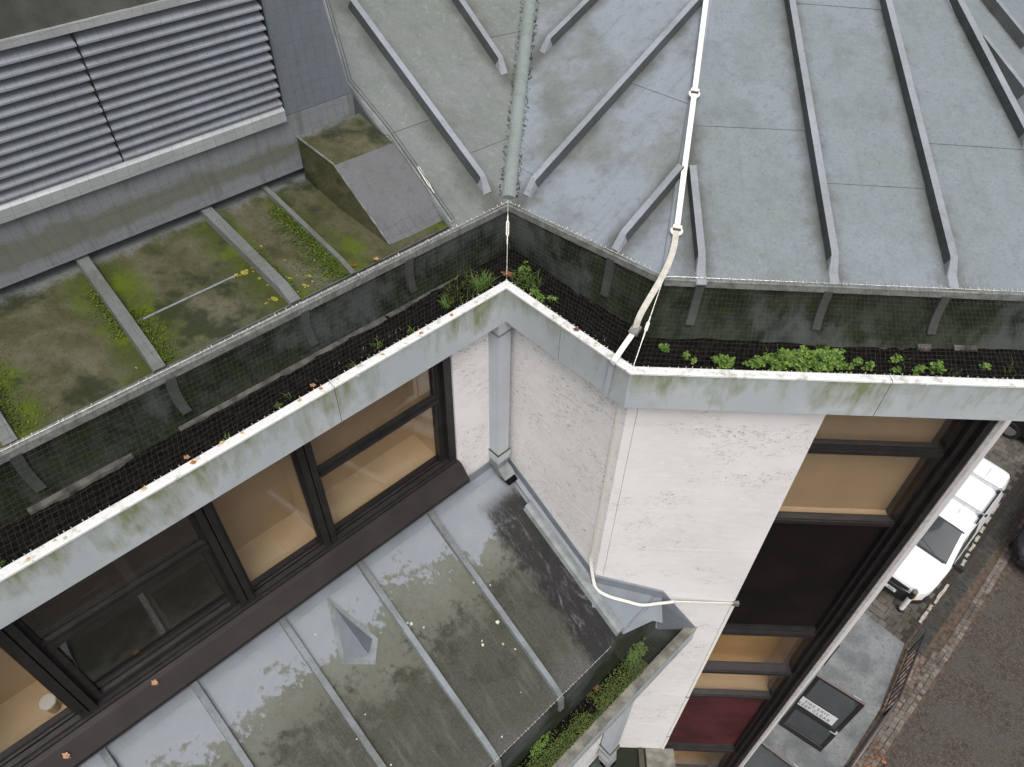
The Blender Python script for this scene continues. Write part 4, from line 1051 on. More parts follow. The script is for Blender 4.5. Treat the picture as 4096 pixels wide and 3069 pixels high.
# skirt + wall + louvre
def Wbox(d0, d1, a0, a1, z0, z1, name, mat, parent): 
    mb = MB(); q_ = [LM(DW+d0, a0, z0), LM(DW+d0, a1, z0), LM(DW+d0, a1, z1), LM(DW+d0, a0, z1)]
    mb.hexa(q_, [LM(DW+d1, a0, z0), LM(DW+d1, a1, z0), LM(DW+d1, a1, z1), LM(DW+d1, a0, z1)], [(a0, 0), (a1, 0), (a1, 1), (a0, 1)]); return piece(mb, name, mat, parent)
dw = Wbox(.10, .2, LEFT, aLr-.02, moss_z(DW)-.1, 17.6, 'dormer_wall', 'zP', bld)
Wbox(0, .1, LEFT, aV+.02, ZSK, zlb-.002, 'skirt_panel', 'skirt', dw)
Wbox(.09, .14, aLr-.3, aV+.02, moss_z(DW)-.1, ZSK+.1, 'skirt_panel', 'zP', dw)
mb = MB(); wq = [LM(DW+.004, aLr+.012, zlb+.002), LM(DW+.004, aV+.02, zlb+.002), Wp((1392, 338), .004), Wp((1288, 0), .004), Wp((1262, -90), .004), LM(DW+.004, aLr+.012, Wp((1262, -90))[2])]
mb.prism(wq, nL*.06, [(float(nM@q_), 1) for q_ in wq]); piece(mb, 'wall_panel', 'zP', dw)
Wbox(.0, .1, LEFT, aLr+.01, zlt+.03, 17.6, 'wall_panel', 'upwall', dw)
lou = Wbox(.07, .098, LEFT, aLr, zlb, zlt, 'plant_louvre', 'void', bld)
Wbox(-.012, .07, LEFT, aLr+.004, zlb-.0, zlb+.012, 'louvre_cill', 'lframe', lou)
mb = MB(); mb.sweep([[LM(DW-.015, a, zlb), LM(DW-.03, a, zlb-.012), LM(DW-.03, a, zlb+.05), LM(DW+.03, a, zlb+.105), LM(DW+.03, a, zlb)] for a in (LEFT, aLr)], closed=True); piece(mb, 'louvre_cill', 'lframe', lou)
Wbox(-.02, .07, LEFT, aLr+.012, zlt, zlt+.035, 'louvre_head', 'lframe', lou)
NS = 12; ph = (zlt-zlb-.09)/NS
aMid = float(np.mean([nM@Wp(c1(750, 1040)), nM@Wp(c1(480, 190))]))
sl_me = None
for i in range(NS):
    z0 = zlb+.09+ph*i
    for a0, a1 in ((LEFT, aMid-.004), (aMid+.004, aLr-.002)):
        sec = []
        for t in np.linspace(0, 1, 7):   # curved blade: lower lip out, rising back
            sec.append((-.022+.075*t, z0+ph*(.02+.95*t**1.15)))
        pts = sec+[(d+.004, z-.005) for d, z in sec[::-1]]
        lipf = [(-.022, z0-.008)]
        mb = MB(); mb.sweep([[LM(DW+d, a, z) for d, z in lipf+pts] for a in (a0, a1)], closed=True); piece(mb, 'louvre_slat', 'slat', lou, smooth=False)
Wbox(-.012, .07, aMid-.004, aMid+.004, zlb+.06, zlt, 'louvre_mullion', 'frame', lou)
Wbox(-.01, .07, aLr, aLr+.010, zlb, zlt, 'louvre_jamb', 'frame', lou)
# wedge-shaped kerb between the dormer roof and the main slope
wb = Wp((1187, 548)); zW = wb[2]
k0, k1 = Z(vv(722, 358), zW-.05), Z(vv(850, 309), zW-.05)
f0, f1 = PI(vv(842, 530), *pl_moss), Z(vv(966, 476), ZE)
b0 = wb.copy(); b1 = Z(vv(782, 250), zW); b1 = LM(DW+.0, float(nM@b1), zW)
dn = lambda p: V3(p[0], p[1], moss_z(float(nL@p))-.02)
mb = MB()
mb.face([b0, b1, k1, k0], [(.3, .9), (.7, .9), (.7, .5), (.3, .5)]); mb.face([dn(b0), b0, k0, dn(k0)]); mb.face([dn(k0), k0, f0+UPZ*.004]); 
wed = piece(mb, 'kerb_wedge', 'moss_roof', bld, fix=False)
mb = MB(); mb.face([k0+UPZ*.002, k1+UPZ*.002, f1+UPZ*.004, f0+UPZ*.004], [(.2, 1), (.8, 1), (.8, 0), (.2, 0)])
piece(mb, 'zinc_panel', 'zW', wed, fix=False)
mb = MB(); ee = [b0, k0, f0]
for a, b in zip(ee, ee[1:]): mb.tube([a+UPZ*.004, b+UPZ*.006], .006, 5)
piece(mb, 'wedge_rim', 'nose', wed)
# cheek: vertical face below the verge of the main slope
vpt = [pxp('L', p) for p in ((1270, -80), (1390, 340), (1545, 530), (1800, 895))]
mb = MB()
for a, b in zip(vpt, vpt[1:]):
    mb.hexa([a+V3(0, 0, .012), b+V3(0, 0, .012), b+V3(.02, .0, .012), a+V3(.02, 0, .012)], [V3(a[0], a[1], min(a[2]-.05, ZE-.05)), V3(b[0], b[1], min(b[2]-.05, ZE-.1)), V3(b[0]+.02, b[1], min(b[2]-.05, ZE-.1)), V3(a[0]+.02, a[1], min(a[2]-.05, ZE-.05))])
piece(mb, 'verge_cheek', 'flash2', roofs['L'])

# ================================================================== THINGS ON THE BUILDING
def ribbon(path, normals, hw, th, mb=None):
    mb = mb or MB(); secs = []
    path = [np.array(p, float) for p in path]
    for i, p_ in enumerate(path):
        t = path[min(i+1, len(path)-1)]-path[max(i-1, 0)]; t /= np.linalg.norm(t)
        n = np.array(normals[i] if isinstance(normals, list) else normals, float); s_ = np.cross(t, n); s_ /= np.linalg.norm(s_); n = np.cross(s_, t)
        secs.append([p_-s_*hw, p_-s_*hw+n*th, p_+s_*hw+n*th, p_+s_*hw])
    mb.sweep(secs, closed=True); return mb
def smooth_path(pts, n=6):
    """Catmull-Rom"""
    P = [np.array(p, float) for p in pts]; P = [2*P[0]-P[1]]+P+[2*P[-1]-P[-2]]; out = []
    for i in range(1, len(P)-2):
        for t in np.linspace(0, 1, n, endpoint=False):
            a, b, c_, d = P[i-1], P[i], P[i+1], P[i+2]
            out.append(.5*((2*b)+(c_-a)*t+(2*a-5*b+4*c_-d)*t*t+(3*b-a-3*c_+d)*t**3))
    out.append(P[-2]); return out

# ---- lightning conductor tape
tape = empty('lightning_tape', B1+V3(0, 0, 0), 'off-white lightning conductor tape running down the roof hip and along the stone wall', 'conductor tape')
hipoff = lambda p, o=.05: PI(p, B1+nRf*o, nRf)
T0 = [hipoff((2842, -160)), hipoff((2824, 0)), hipoff((2777, 377)), hipoff((2741, 650)), hipoff((2706, 925), .045)]
piece(ribbon(T0, nRf, .0165, .005), 'tape_run', 'tape', tape)
lipz = Z((2455, 1448), ZF+.012)
e_ = Z((2650, 1105), ZE+.045)
T1 = smooth_path([T0[-1]+V3(0, 0, .006), hipoff((2690, 1010), .045), e_, lerp(e_, lipz, .45)+V3(0, 0, .005), Z((2541, 1322), ZF+.11)], 5)
piece(ribbon(T1, nRf, .0175, .005), 'tape_run', 'tape2', tape)
cl = Z((2541, 1322), ZF+.11); dcl = (lipz-T1[-1]); dcl /= np.linalg.norm(dcl); scl = np.cross(dcl, UPZ); scl /= np.linalg.norm(scl); ncl = np.cross(scl, dcl)
mb = MB(); mb.box(cl+ncl*.006, dcl*.03, scl*.026, ncl*.012)
for a in (-1, 1):
    for b in (-1, 1): mb.tube([cl+dcl*.02*a+scl*.017*b+ncl*.015, cl+dcl*.02*a+scl*.017*b+ncl*.024], .005, 6)
piece(mb, 'junction_clamp', 'clamp', tape)
Mout = -nM
fl0 = lipz+Mout*.012
T2 = smooth_path([cl, lerp(cl, lipz, .5)+V3(0, 0, .006), lipz+V3(0, 0, .004), PL((2446, 1466), nM, FM-.012), PL((2436, 1520), nM, FM-.010), PL((2419, 1585), nM, FM-.010)], 4)
piece(ribbon(T2[:9], [UPZ]*9, .0165, .004), 'tape_run', 'tape', tape)
piece(ribbon(T2[8:], Mout, .0165, .004), 'tape_run', 'pipe', tape)
for p in ((2777, 377), (2706, 925)):
    c_ = hipoff(p, .046); a = np.cross(nRf, hd); a /= np.linalg.norm(a)
    mb = MB(); pts = [c_+hd*(-.034*math.sin(t))+a*(.036*math.cos(t)) for t in np.linspace(0, math.pi*2, 20, endpoint=False)]
    mb.prism(pts, nRf*.006); mb.box(c_+hd*.018+nRf*.012, a*.026, hd*.010, nRf*.009); piece(mb, 'tape_clip', 'tape', tape)
    mb = MB(); mb.box(c_+hd*.002+nRf*.010, a*.022, hd*.005, nRf*.004); piece(mb, 'clip_screw', 'darkwood', tape)
# down the wall corner (on the middle wall, close to the arris), round the flashing and along the right wall
wp = lambda p: PL(p, nM, WM-.008)
T3 = [LM(BWdL+.052, WM-.008, ZB-.0), LM(BWdL+.052, WM-.008, 13.0), LM(BWdL+.056, WM-.008, 12.3), LM(BWdL+.055, WM-.008, 11.95)]
piece(ribbon(T3, Mout, .013, .005), 'tape_run', 'tape', tape)
def nearest(p):
    a, b, c_ = PI(p, pl_low[0]+UPZ*.05, nLow), PL(p, nR, WR-.014), PL(p, nM, WM-.014)
    return min((a, b), key=lambda q_: np.linalg.norm(q_-C0))
T4 = smooth_path([T3[-1], LM(BWdL+.055, WM-.012, 11.82)] + [nearest(c8(*p)) for p in ((1702, 505), (1735, 548), (1800, 580), (1900, 608), (2000, 632), (2100, 623), (2200, 612))], 5)
piece(ribbon(T4, [lerp(Mout, V3(0, -1, .5), min(1, i/18)) for i in range(len(T4))], .013, .005), 'tape_run', 'tape', tape)
xb, zb_ = PL(c9(385, 615), nR, WR)[[0, 2]]
mb = ribbon([T4[-1], V3(xb, WR-.012, zb_+.003)], V3(0, -1, 0), .011, .006); piece(mb, 'tape_run', 'tape', tape)
mb = MB(); mb.box((xb+.004, WR-.014, zb_), (.024, 0, 0), (0, 0, .022), (0, .014, 0)); piece(mb, 'corner_clip', 'clamp', tape)
zz = zb_-.02; px_ = xb-.006
for zj_ in (zr(vv(1500, 1505), WR), zr(vv(1462, 1590), WR), 6.5, 4.0):
    mb = ribbon([V3(px_, WR-.001, zz), V3(px_-.004, WR-.001, zj_+.012)], V3(0, -1, 0), .014, .008); piece(mb, 'tape_run', 'tape', tape)
    mb = MB(); mb.box((px_-.006, WR-.006, zj_), (.016, 0, 0), (0, 0, .009), (0, .006, 0)); piece(mb, 'wall_clip', 'clamp', tape); zz = zj_-.01

# ---- square downpipes
def downpipe(corner, ztop, zfl, zbot, label, shoe_dir, sc=1.):
    cx_, cy_ = corner[0], corner[1]+.078*sc
    root = empty('downpipe', (cx_, cy_, zbot), label, 'downpipe')
    ax, ay = V3(s2, s2, 0), V3(-s2, s2, 0)
    def sq(c_, h): h = h*sc; return [c_-ax*h-ay*h, c_+ax*h-ay*h, c_+ax*h+ay*h, c_-ax*h+ay*h]
    c_ = V3(cx_, cy_, 0)
    def seg(z0, z1, h, name, mat='pipe', h1=None):
        mb = MB(); mb.hexa(sq(c_+UPZ*z0, h), sq(c_+UPZ*z1, h1 or h)); return piece(mb, name, mat, root)
    seg(zfl, ztop-.12, .055, 'pipe_shaft'); seg(ztop-.15, ztop-.125, .060, 'collar_seam', 'flash', .0615); seg(ztop-.125, ztop, .0645, 'top_collar')
    seg(zfl-.065, zfl, .066, 'flange'); seg(zfl-.004, zfl+.001, .0665, 'flange_rim', 'moss_roof'); seg(zfl-.10, zfl-.065, .062, 'flange')
    z0 = zfl-.10; dirv = np.array(shoe_dir, float)
    b0_, b1_ = UPZ*z0+c_, c_+UPZ*(z0-.075)
    mb = MB(); secs = [sq(b0_, .055), sq(b1_, .055)]
    tip = [p_+dirv*.085+UPZ*-.07 for p_ in secs[-1]]
    secs.append([lerp(a, b, .5)+UPZ*.012 for a, b in zip(secs[-1], tip)]); secs.append(tip)
    mb.sweep(secs, closed=True); piece(mb, 'outlet_shoe', 'flash2', root)
    mb = MB(); cen_ = np.mean(tip, axis=0); mb.hexa([lerp(cen_, p_, .93)+dirv*.0+UPZ*-.004 for p_ in tip], [lerp(cen_, p_, .9)+dirv*.045+UPZ*-.03 for p_ in tip]); piece(mb, 'shoe_mouth', 'soil', root)
    return root
pc = PL((1994, 1600), nR, 3.585)
zfl1 = PL((1993, 1824), nR, 3.585)[2]
downpipe(pc, ZB+.03, zfl1, zfl1-.3, 'grey-blue square downpipe in the stone corner under the upper fascia', (s2, -s2, 0))
pc2 = PC2
downpipe(pc2, ZLIP-.24, PL((2440, 3018), nR, WR-.25)[2], ZT, 'grey-blue square downpipe below the mossy lower gutter', (0, -.9, 0), 1.28)

# ---- bird nets
def net_mesh(p00, p01, p10, p11, cell, r, jit, sag, seed, inside=None, mbx=None):
    """bilinear net: p00-p01 along one edge, p10-p11 along the other"""
    rg = np.random.RandomState(seed); mb = mbx or MB()
    La = max(np.linalg.norm(p01-p00), np.linalg.norm(p11-p10)); Lb = max(np.linalg.norm(p10-p00), np.linalg.norm(p11-p01))
    na, nb_ = max(2, int(La/cell)), max(2, int(Lb/cell)); grid = {}
    ph_ = rg.uniform(0, 6, 4)
    for i in range(na+1):
        for j in range(nb_+1):
            u, v = i/na, j/nb_
            p_ = lerp(lerp(p00, p01, u), lerp(p10, p11, u), v)
            wave = .35*cell*np.array([math.sin(u*17+ph_[0]+v*3), math.sin(v*9+u*11+ph_[1]), math.sin(u*13+ph_[2])])
            p_ = p_ + (rg.uniform(-jit, jit, 3)*cell + wave*.6)*(1 if 0 < j < nb_ else .2) - UPZ*sag*math.sin(math.pi*v)*(.7+.3*math.sin(u*23+ph_[3]))
            grid[i, j] = p_
    ok = lambda p_: inside is None or inside(p_)
    def run(keys):
        seg = []
        for k_ in keys:
            if ok(grid[k_]): seg.append(grid[k_])
            else:
                if len(seg) > 1: mb.tube(seg, r, 3, False)
                seg = []
        if len(seg) > 1: mb.tube(seg, r, 3, False)
    for i in range(na+1): run([(i, j) for j in range(nb_+1)])
    for j in range(nb_+1): run([(i, j) for i in range(na+1)])
    return mb
def hooks(p0, p1, up, side_, seed, sp=.034, parent=None, mat='hook'):
    rg = random.Random(seed); mb = MB(); L_ = np.linalg.norm(p1-p0); t = 0
    while t < L_:
        p_ = lerp(p0, p1, t/L_); h = rg.uniform(.008, .016)
        mb.tube([p_-side_*.009, p_+up*h+side_*rg.uniform(-.004, .004), p_+side_*.009+up*.003], .0019, 4)
        t += sp*rg.uniform(.55, 1.5) if rg.random() > .06 else sp*3
    return mb
netlab = ['fine bird net over the gutter below the louvre dormer and mossy roof', 'short fine bird net over the gutter between the two wall corners', 'fine bird net over the gutter with the bright clover']
vis0 = -1.9
for i in range(3):
    a, b = EDGE[i]+V3(0, 0, .014), EDGE[i+1]+V3(0, 0, .014); la, lb_ = node(i, .062, ZF-.014), node(i+1, .062, ZF-.014)
    if i == 0:
        t = (vis0-LEFT)/(nM@A1-LEFT); a = lerp(a, b, t); la = LM(FL+.062, vis0, ZF-.014)
    mb = net_mesh(a, b, la, lb_, .027, .00045, .10, .012, i)
    nt_ = mb.build('bird_net', 'net'); tag(nt_, netlab[i], 'bird net', 'bird nets along the upper gutter'); 
    out = np.cross(b-a, UPZ); out /= np.linalg.norm(out)
    mb = hooks(a, b, UPZ, out, i, .030); mbl = hooks(la, lb_, UPZ, out, i+7, .040)
    b0_ = len(mb.v); mb.v += mbl.v; mb.f += [tuple(k_+b0_ for k_ in f) for f in mbl.f]; mb.uvs += mbl.uvs
    mb.tube([a, b], .0016, 4); mb.tube([la, lb_], .0016, 4)
    h = mb.build('net_hooks', 'hook', nt_); h['kind'] = 'stuff'
# large-mesh net over louvre and mossy roof
nl0, nl1 = LM(dLe+.0, vis0-.6, ZE+.03), LM(dLe, 2.35, ZE+.03)
pt0, pt1 = LM(DW-.06, vis0-.6, zlt+.35), LM(DW-.06, 2.35, zlt+.35)
mid0, mid1 = LM(DW-.10, vis0-.6, zlb-.12), LM(DW-.10, 2.35, zlb-.12)
vline = [(float(nM@p_), p_[2]) for p_ in vpt]
def in_verge(p_):
    # left of the verge as seen along the wall normal
    d = p_-C0; n_, P0_ = nLf, A1; q_ = C0 + d*((n_@(P0_-C0))/(n_@d))
    return lineside(q_, v1b, v1a-v1b) > 0 or lineside(q_, v1c, v1b-v1c) > 0
mb = net_mesh(nl0, nl1, mid0, mid1, .058, .0005, .10, .0, 21, in_verge); mb = net_mesh(mid0, mid1, pt0, pt1, .058, .0005, .10, .0, 22, in_verge, mb)
tag(mb.build('bird_net', 'netd'), 'wide-mesh black bird net hanging in front of the metal louvre', 'bird net')
# net over the end of the lower gutter
ln0, ln1 = lowR(1.17, .04, WR-.03), V3(1.60, WR-.02, ZLIP+.02)
la, lb_ = LM(DE, 2.36, zle+.012), LM(dIn+.01, 2.55, ZLIP+.012)
mb = net_mesh(la, ln0, lb_, ln1, .030, .0009, .12, .02, 33); ln = tag(mb.build('bird_net', 'net'), 'small patch of bird net over the end of the mossy lower gutter', 'bird net')
mb = hooks(LM(DE-.005, 2.36, zle+.012), LM(DE-.005, -1.2, zle+.012), UPZ, -nL, 5, .030); mb.tube([LM(DE-.005, 2.36, zle+.012), LM(DE-.005, -1.2, zle+.012)], .0015, 4); h = mb.build('net_hooks', 'hook', ln); h['kind'] = 'stuff'

# ---- tension wires and turnbuckles
def turnbuckle(p0, p1, t0, t1, label, beads=0):
    root = empty('tension_wire', p0, label, 'wire'); d = p1-p0
    mb = MB(); mb.tube([p0, p1], .0022, 5); piece(mb, 'cable', 'hook', root)
    a, b = lerp(p0, p1, t0), lerp(p0, p1, t1); dd = (b-a)/np.linalg.norm(b-a); sd_ = np.cross(dd, V3(.2, -.8, .6)); sd_ /= np.linalg.norm(sd_)
    mb = MB(); mb.tube([a, a+dd*.012+sd_*.007, b-dd*.012+sd_*.007, b], .0034, 6); mb.tube([a, a+dd*.012-sd_*.007, b-dd*.012-sd_*.007, b], .0034, 6)
    mb.tube([b, b+dd*.05], .004, 6); mb.tube([a-dd*.03, a], .004, 6); piece(mb, 'turnbuckle', 'tape', root)
    if beads:
        mb = MB()
        for i in range(beads):
            p_ = lerp(p0, p1, .06+.9*i/beads); mb.tube([p_, p_+dd*.010], .0032, 5)
        h = piece(mb, 'wire_ferrules', 'hook', root)
    return root
lA = node(1, .05, ZF+.002)
turnbuckle(A1+V3(.0, -.01, .03), lA+V3(0, .01, .01), .26, .47, 'galvanised tension wire with turnbuckle across the inner gutter corner above the grass')
turnbuckle(B1+V3(-.01, -.01, .015), node(2, .05, ZF+.004), .50, .62, 'galvanised tension wire with ferrules across the outer gutter corner beside the tape', 26)
vw = [p_+V3(.015, -.01, .03) for p_ in vpt]
root = empty('tension_wire', vw[-1], 'thin dark tension wire along the verge between louvre dormer and roof slope', 'wire')
mb = MB(); mb.tube(vw, .0022, 5); mb.tube([p_+V3(.03, 0, 0)*.6+V3(0, 0, .01) for p_ in vw], .0016, 5); piece(mb, 'cable', 'rail', root)
a, b = [PI(p, A1+nLf*.035, nLf) for p in (c2(585, 1050), c2(668, 1185))]; dd = (b-a)/np.linalg.norm(b-a); sd_ = np.cross(dd, nLf)
mb = MB(); mb.tube([a, a+dd*.012+sd_*.006, b-dd*.012+sd_*.006, b], .0034, 6); mb.tube([a, a+dd*.012-sd_*.006, b-dd*.012-sd_*.006, b], .0034, 6); mb.tube([b, b+dd*.04], .003, 6); piece(mb, 'turnbuckle', 'tape', root)

# ================================================================== PLANTS
def leafquad(mb, p, d, up, L, W):
    s_ = np.cross(d, up); nn_ = np.linalg.norm(s_)
    if nn_ < 1e-6: return
    s_ /= nn_; u_ = np.cross(s_, d)
    mb.face([p, p+d*L*.45+s_*W*.5+u_*L*.10, p+d*L+u_*L*.02, p+d*L*.45-s_*W*.5+u_*L*.10])
def clover(center, ax, rx, ry, n, h, label, seed, group, size=.017, mat='clover'):
    rg = np.random.RandomState(seed); root = empty('clover_clump', center, label, 'plant', group)
    st_, lv = MB(), MB(); ay = np.cross(UPZ, ax)
    for i in range(n):
        a, r = rg.uniform(0, 6.283), math.sqrt(rg.uniform(0, 1)); r *= .72+.28*math.sin(3*a+seed)*math.sin(5*a+2*seed)+rg.uniform(-.1, .18); off = ax*rx*r*math.cos(a)+ay*ry*r*math.sin(a)
        wild = rg.rand() < .14; r = min(r*(1.5 if wild else 1), 1.7); off = ax*rx*r*math.cos(a)+ay*ry*min(r, 1.1)*math.sin(a); z = h*max(.18, 1-.75*r*r)*rg.uniform(.3, 1.15)*(1.35 if wild else 1)+.008
        p_ = center+off*1.05+UPZ*z; base = center+off*.75
        st_.tube([base, lerp(base, p_, .5)+rg.uniform(-.008, .008, 3), p_], .0009, 3, False)
        t0 = rg.uniform(0, 6.283); tilt = rg.uniform(-.35, .35, 2); up_ = V3(tilt[0], tilt[1]-.15, 1); up_ /= np.linalg.norm(up_)
        L = size*(rg.uniform(.75, 1.3) if rg.rand() > .35 else rg.uniform(.35, .65))
        for k_ in range(3):
            an = t0+k_*2.094+rg.uniform(-.15, .15); d = V3(math.cos(an), math.sin(an), rg.uniform(-.1, .2)); d -= up_*(d@up_); d /= np.linalg.norm(d)
            s_ = np.cross(d, up_)
            lv.face([p_, p_+d*L*.55+s_*L*.48+up_*L*.12, p_+d*L*.95+s_*L*.30+up_*L*.05, p_+d*L*.85, p_+d*L*.95-s_*L*.30+up_*L*.05, p_+d*L*.55-s_*L*.48+up_*L*.12])
    piece(st_, 'stem', 'grass', root, fix=False); o = piece(lv, 'leaves', mat, root, fix=False); o['kind'] = 'stuff'; return root
X = V3(1, 0, 0)
gz = lambda p, z=ZG+.012: Z(p, z)
gC = 'clover plants growing in the right gutter'
c_ = gz(c6(790, 745)); clover(c_, X, .23, .085, 420, .10, 'large bright green clover clump spilling over the right gutter', 1, gC, .019)
c_ = gz(c6(960, 735)); clover(c_, X, .085, .07, 110, .11, 'dense clover clump joined to the big one, leaning on the net', 2, gC, .019)
for i, (p, rx, n, lab) in enumerate([(c6(300, 730), .075, 55, 'low clover patch between the tension wire and the large clump'), (c6(515, 735), .05, 45, 'small clover patch touching the large clump beside a rusty stain'),
                                 (c6(1150, 740), .04, 26, 'small clover sprig beside the brown leaf in the gutter'), (c6(1225, 765), .03, 12, 'tiny clover sprig beyond the brown leaf in the gutter'),
                                 (c6(1385, 715), .03, 14, 'lone clover sprig growing behind the fascia joint'), (c6(1395, 785), .028, 14, 'clover sprig right at the lip above the fascia joint'),
                                 (c6(1520, 785), .035, 18, 'clover sprig just past the fascia joint'), (c6(1640, 770), .055, 40, 'clover tuft standing past the fascia joint under a rib'),
                                 (c6(1950, 760), .028, 12, 'last isolated clover sprig on bare soil'), (c6(65, 690), .022, 7, 'tiny clover seedling near the outer corner wire'), (c6(130, 715), .018, 6, 'faint seedling in black soil near the outer corner wire'),
                                 (c5(2130, 640), .03, 12, 'clover seedlings beside the junction clamp')]):
    clover(gz(p), X, rx, rx*.75, n, .05, lab, 10+i, gC)
def grass(center, r, n, h, label, seed, mat='grass', group='grass tufts in the gutter', asp=1.0, ax=X, cat='grass', w_=.0028):
    rg = np.random.RandomState(seed); root = empty('grass_tuft', center, label, cat, group); mb = MB(); ay = np.cross(UPZ, ax)
    for i in range(n):
        a, q_ = rg.uniform(0, 6.283), math.sqrt(rg.uniform(0, 1))*r; b = center+ax*q_*math.cos(a)*asp+ay*q_*math.sin(a)
        an = rg.uniform(0, 6.283); d = V3(math.cos(an), math.sin(an), 0); hh = h*rg.uniform(.4, 1.1); ln_ = hh*rg.uniform(.3, 1.1); s_ = np.cross(d, UPZ)*w_*rg.uniform(.6, 1.2)
        p1, p2 = b+UPZ*hh*.6+d*ln_*.25, b+UPZ*hh*rg.uniform(.6, 1)+d*ln_
        mb.face([b-s_, b+s_, p1+s_*.8, p1-s_*.8]); mb.face([p1-s_*.8, p1+s_*.8, p2])
    o = piece(mb, 'blades', mat, root, fix=False); o['kind'] = 'stuff'; return root
gA = gz(c5(985, 235)); grass(gA, .06, 120, .10, 'fresh green grass tuft left of the inner fascia corner', 1)
grass(gz(c5(880, 290)), .11, 150, .06, 'olive grass and sprigs along the lip left of the inner corner', 2, 'mossleaf', asp=1.5, ax=nM)
grass(gz(c5(850, 200)), .09, 70, .07, 'sparse dull grass behind the fresh tuft', 3, 'mossleaf', asp=1.4, ax=nM)
grass(gz(c5(765, 360)), .022, 30, .07, 'narrow yellow-green grass tuft against the lip', 4)
grass(gz(c5(1270, 215)), .09, 130, .07, 'green grass and sprigs right of the inner fascia corner', 5, ax=-nL, asp=1.3)
for i, (p, n, h) in enumerate([(c5(540, 530), 8, .05), (c5(340, 610), 14, .06), (c5(175, 740), 10, .05), (c4(1760, 990), 26, .03), (c4(1840, 940), 6, .06), (c4(1440, 1200), 10, .04), (c7(5, 395), 20, .05)]):
    grass(gz(p), .02, n, h, ['thin grass blades beside the orange leaf scrap', 'pale grass tuft behind the lip near a tan lichen', 'small grass tuft behind the lip at the fascia joint', 'round green seedling behind the lip left of the joint', 'pair of tall blades behind the lip left of the joint', 'sparse weed behind the lip over the dark window', 'green weed tuft behind the lip over the left window'][i], 20+i)
c_ = gz(c5(1330, 310)); clover(c_, -nL, .07, .03, 40, .045, 'bright little leaves along the lip right of the inner corner', 40, 'seedlings behind the middle fascia', .012)
c_ = gz(c5(1440, 330)); clover(c_, -nL, .05, .03, 16, .035, 'scattered seedlings farther along the middle fascia', 41, 'seedlings behind the middle fascia', .011)
c_ = gz(c5(1260, 150)); clover(c_, X, .05, .03, 14, .07, 'few round-leaved sprigs behind the inner corner grass', 42, 'seedlings behind the middle fascia', .014)
grass(lerp(node(1, .12, ZG), node(2, .12, ZG), .55), .12, 60, .03, 'dry straw litter lying in the middle gutter', 50, 'straw', asp=2.4, ax=-nL)
grass(lerp(floorN[0], node(1, .1, ZG), .83), .10, 60, .025, 'dry straw litter lying in the left gutter', 51, 'straw', asp=4, ax=nM)
for i, (p, n) in enumerate([(c6(930, 640), 26), (c6(620, 700), 14), (c6(1450, 730), 14), (c6(2120, 780), 16), (c6(1760, 790), 10)]):
    grass(gz(p), .05, n, .07, ['thin grass blades rising behind the large clover clump', 'wiry blades at the edge of the large clover clump', 'wiry blades beside the lone clover sprig', 'dull wiry weed at the end of the clover gutter', 'few blades beside the clover tuft under a rib'][i], 70+i, 'mossleaf')
grass(lerp(node(2, .14, ZG), node(3, .14, ZG), .5), .14, 110, .02, 'dead stalk litter lying among the clover', 80, 'straw', asp=6, ax=X)
# moss cushions on the dormer roof
rgm = np.random.RandomState(8); mb = MB()
def moss_run(i, t0, t1, s0, s1, n, spread):
    for _ in range(n):
        t = rgm.uniform(t0, t1); a = mline(i, t)+np.sign(s1)*abs(rgm.exponential(spread))+s0
        p_ = mossp(dLe+(DW+.1-dLe)*t, a, .003+rgm.uniform(0, .012)); an = rgm.uniform(0, 6.283); dv = V3(math.cos(an), math.sin(an), rgm.uniform(0, .8)); dv /= np.linalg.norm(dv)
        leafquad(mb, p_, dv, UPZ, rgm.uniform(.006, .014), rgm.uniform(.005, .010))
iT = nb-1
moss_run(iT, .05, .75, -.02, -1, 2600, .030); moss_run(iT, .0, .30, -.02, -1, 1400, .055)
moss_run(iT-1, .1, .5, .034, 1, 500, .012); moss_run(iT-2, .02, .45, .036, 1, 1300, .018); moss_run(iT-2, .3, .7, -.036, -1, 500, .02); moss_run(iT-3, .02, .6, .036, 1, 900, .03)
o = mb.build('moss_cushions', 'brightmoss', fix=False); part(o, dorm); o['kind'] = 'stuff'
# debris caught along the valley roll
mb = MB(); sdx = np.cross(vd, UPZ); sdx /= np.linalg.norm(sdx)
for _ in range(700):
    t = rgm.uniform(.02, 2.9); sgn = rgm.choice([-1, 1]); p_ = A1+vd*t+sdx*sgn*(.050+abs(rgm.normal(0, .006))); p_[2] = zon('L' if sgn*sdx[0] < 0 else 'M', p_[0], p_[1])+.006+rgm.uniform(0, .006)
    an = rgm.uniform(0, 6.283); dv = V3(math.cos(an), math.sin(an), rgm.uniform(0, .5)); leafquad(mb, p_, dv/np.linalg.norm(dv), UPZ, rgm.uniform(.006, .02), rgm.uniform(.005, .012))
o = mb.build('valley_debris', 'debris', fix=False); part(o, roofs['M']); o['kind'] = 'stuff'
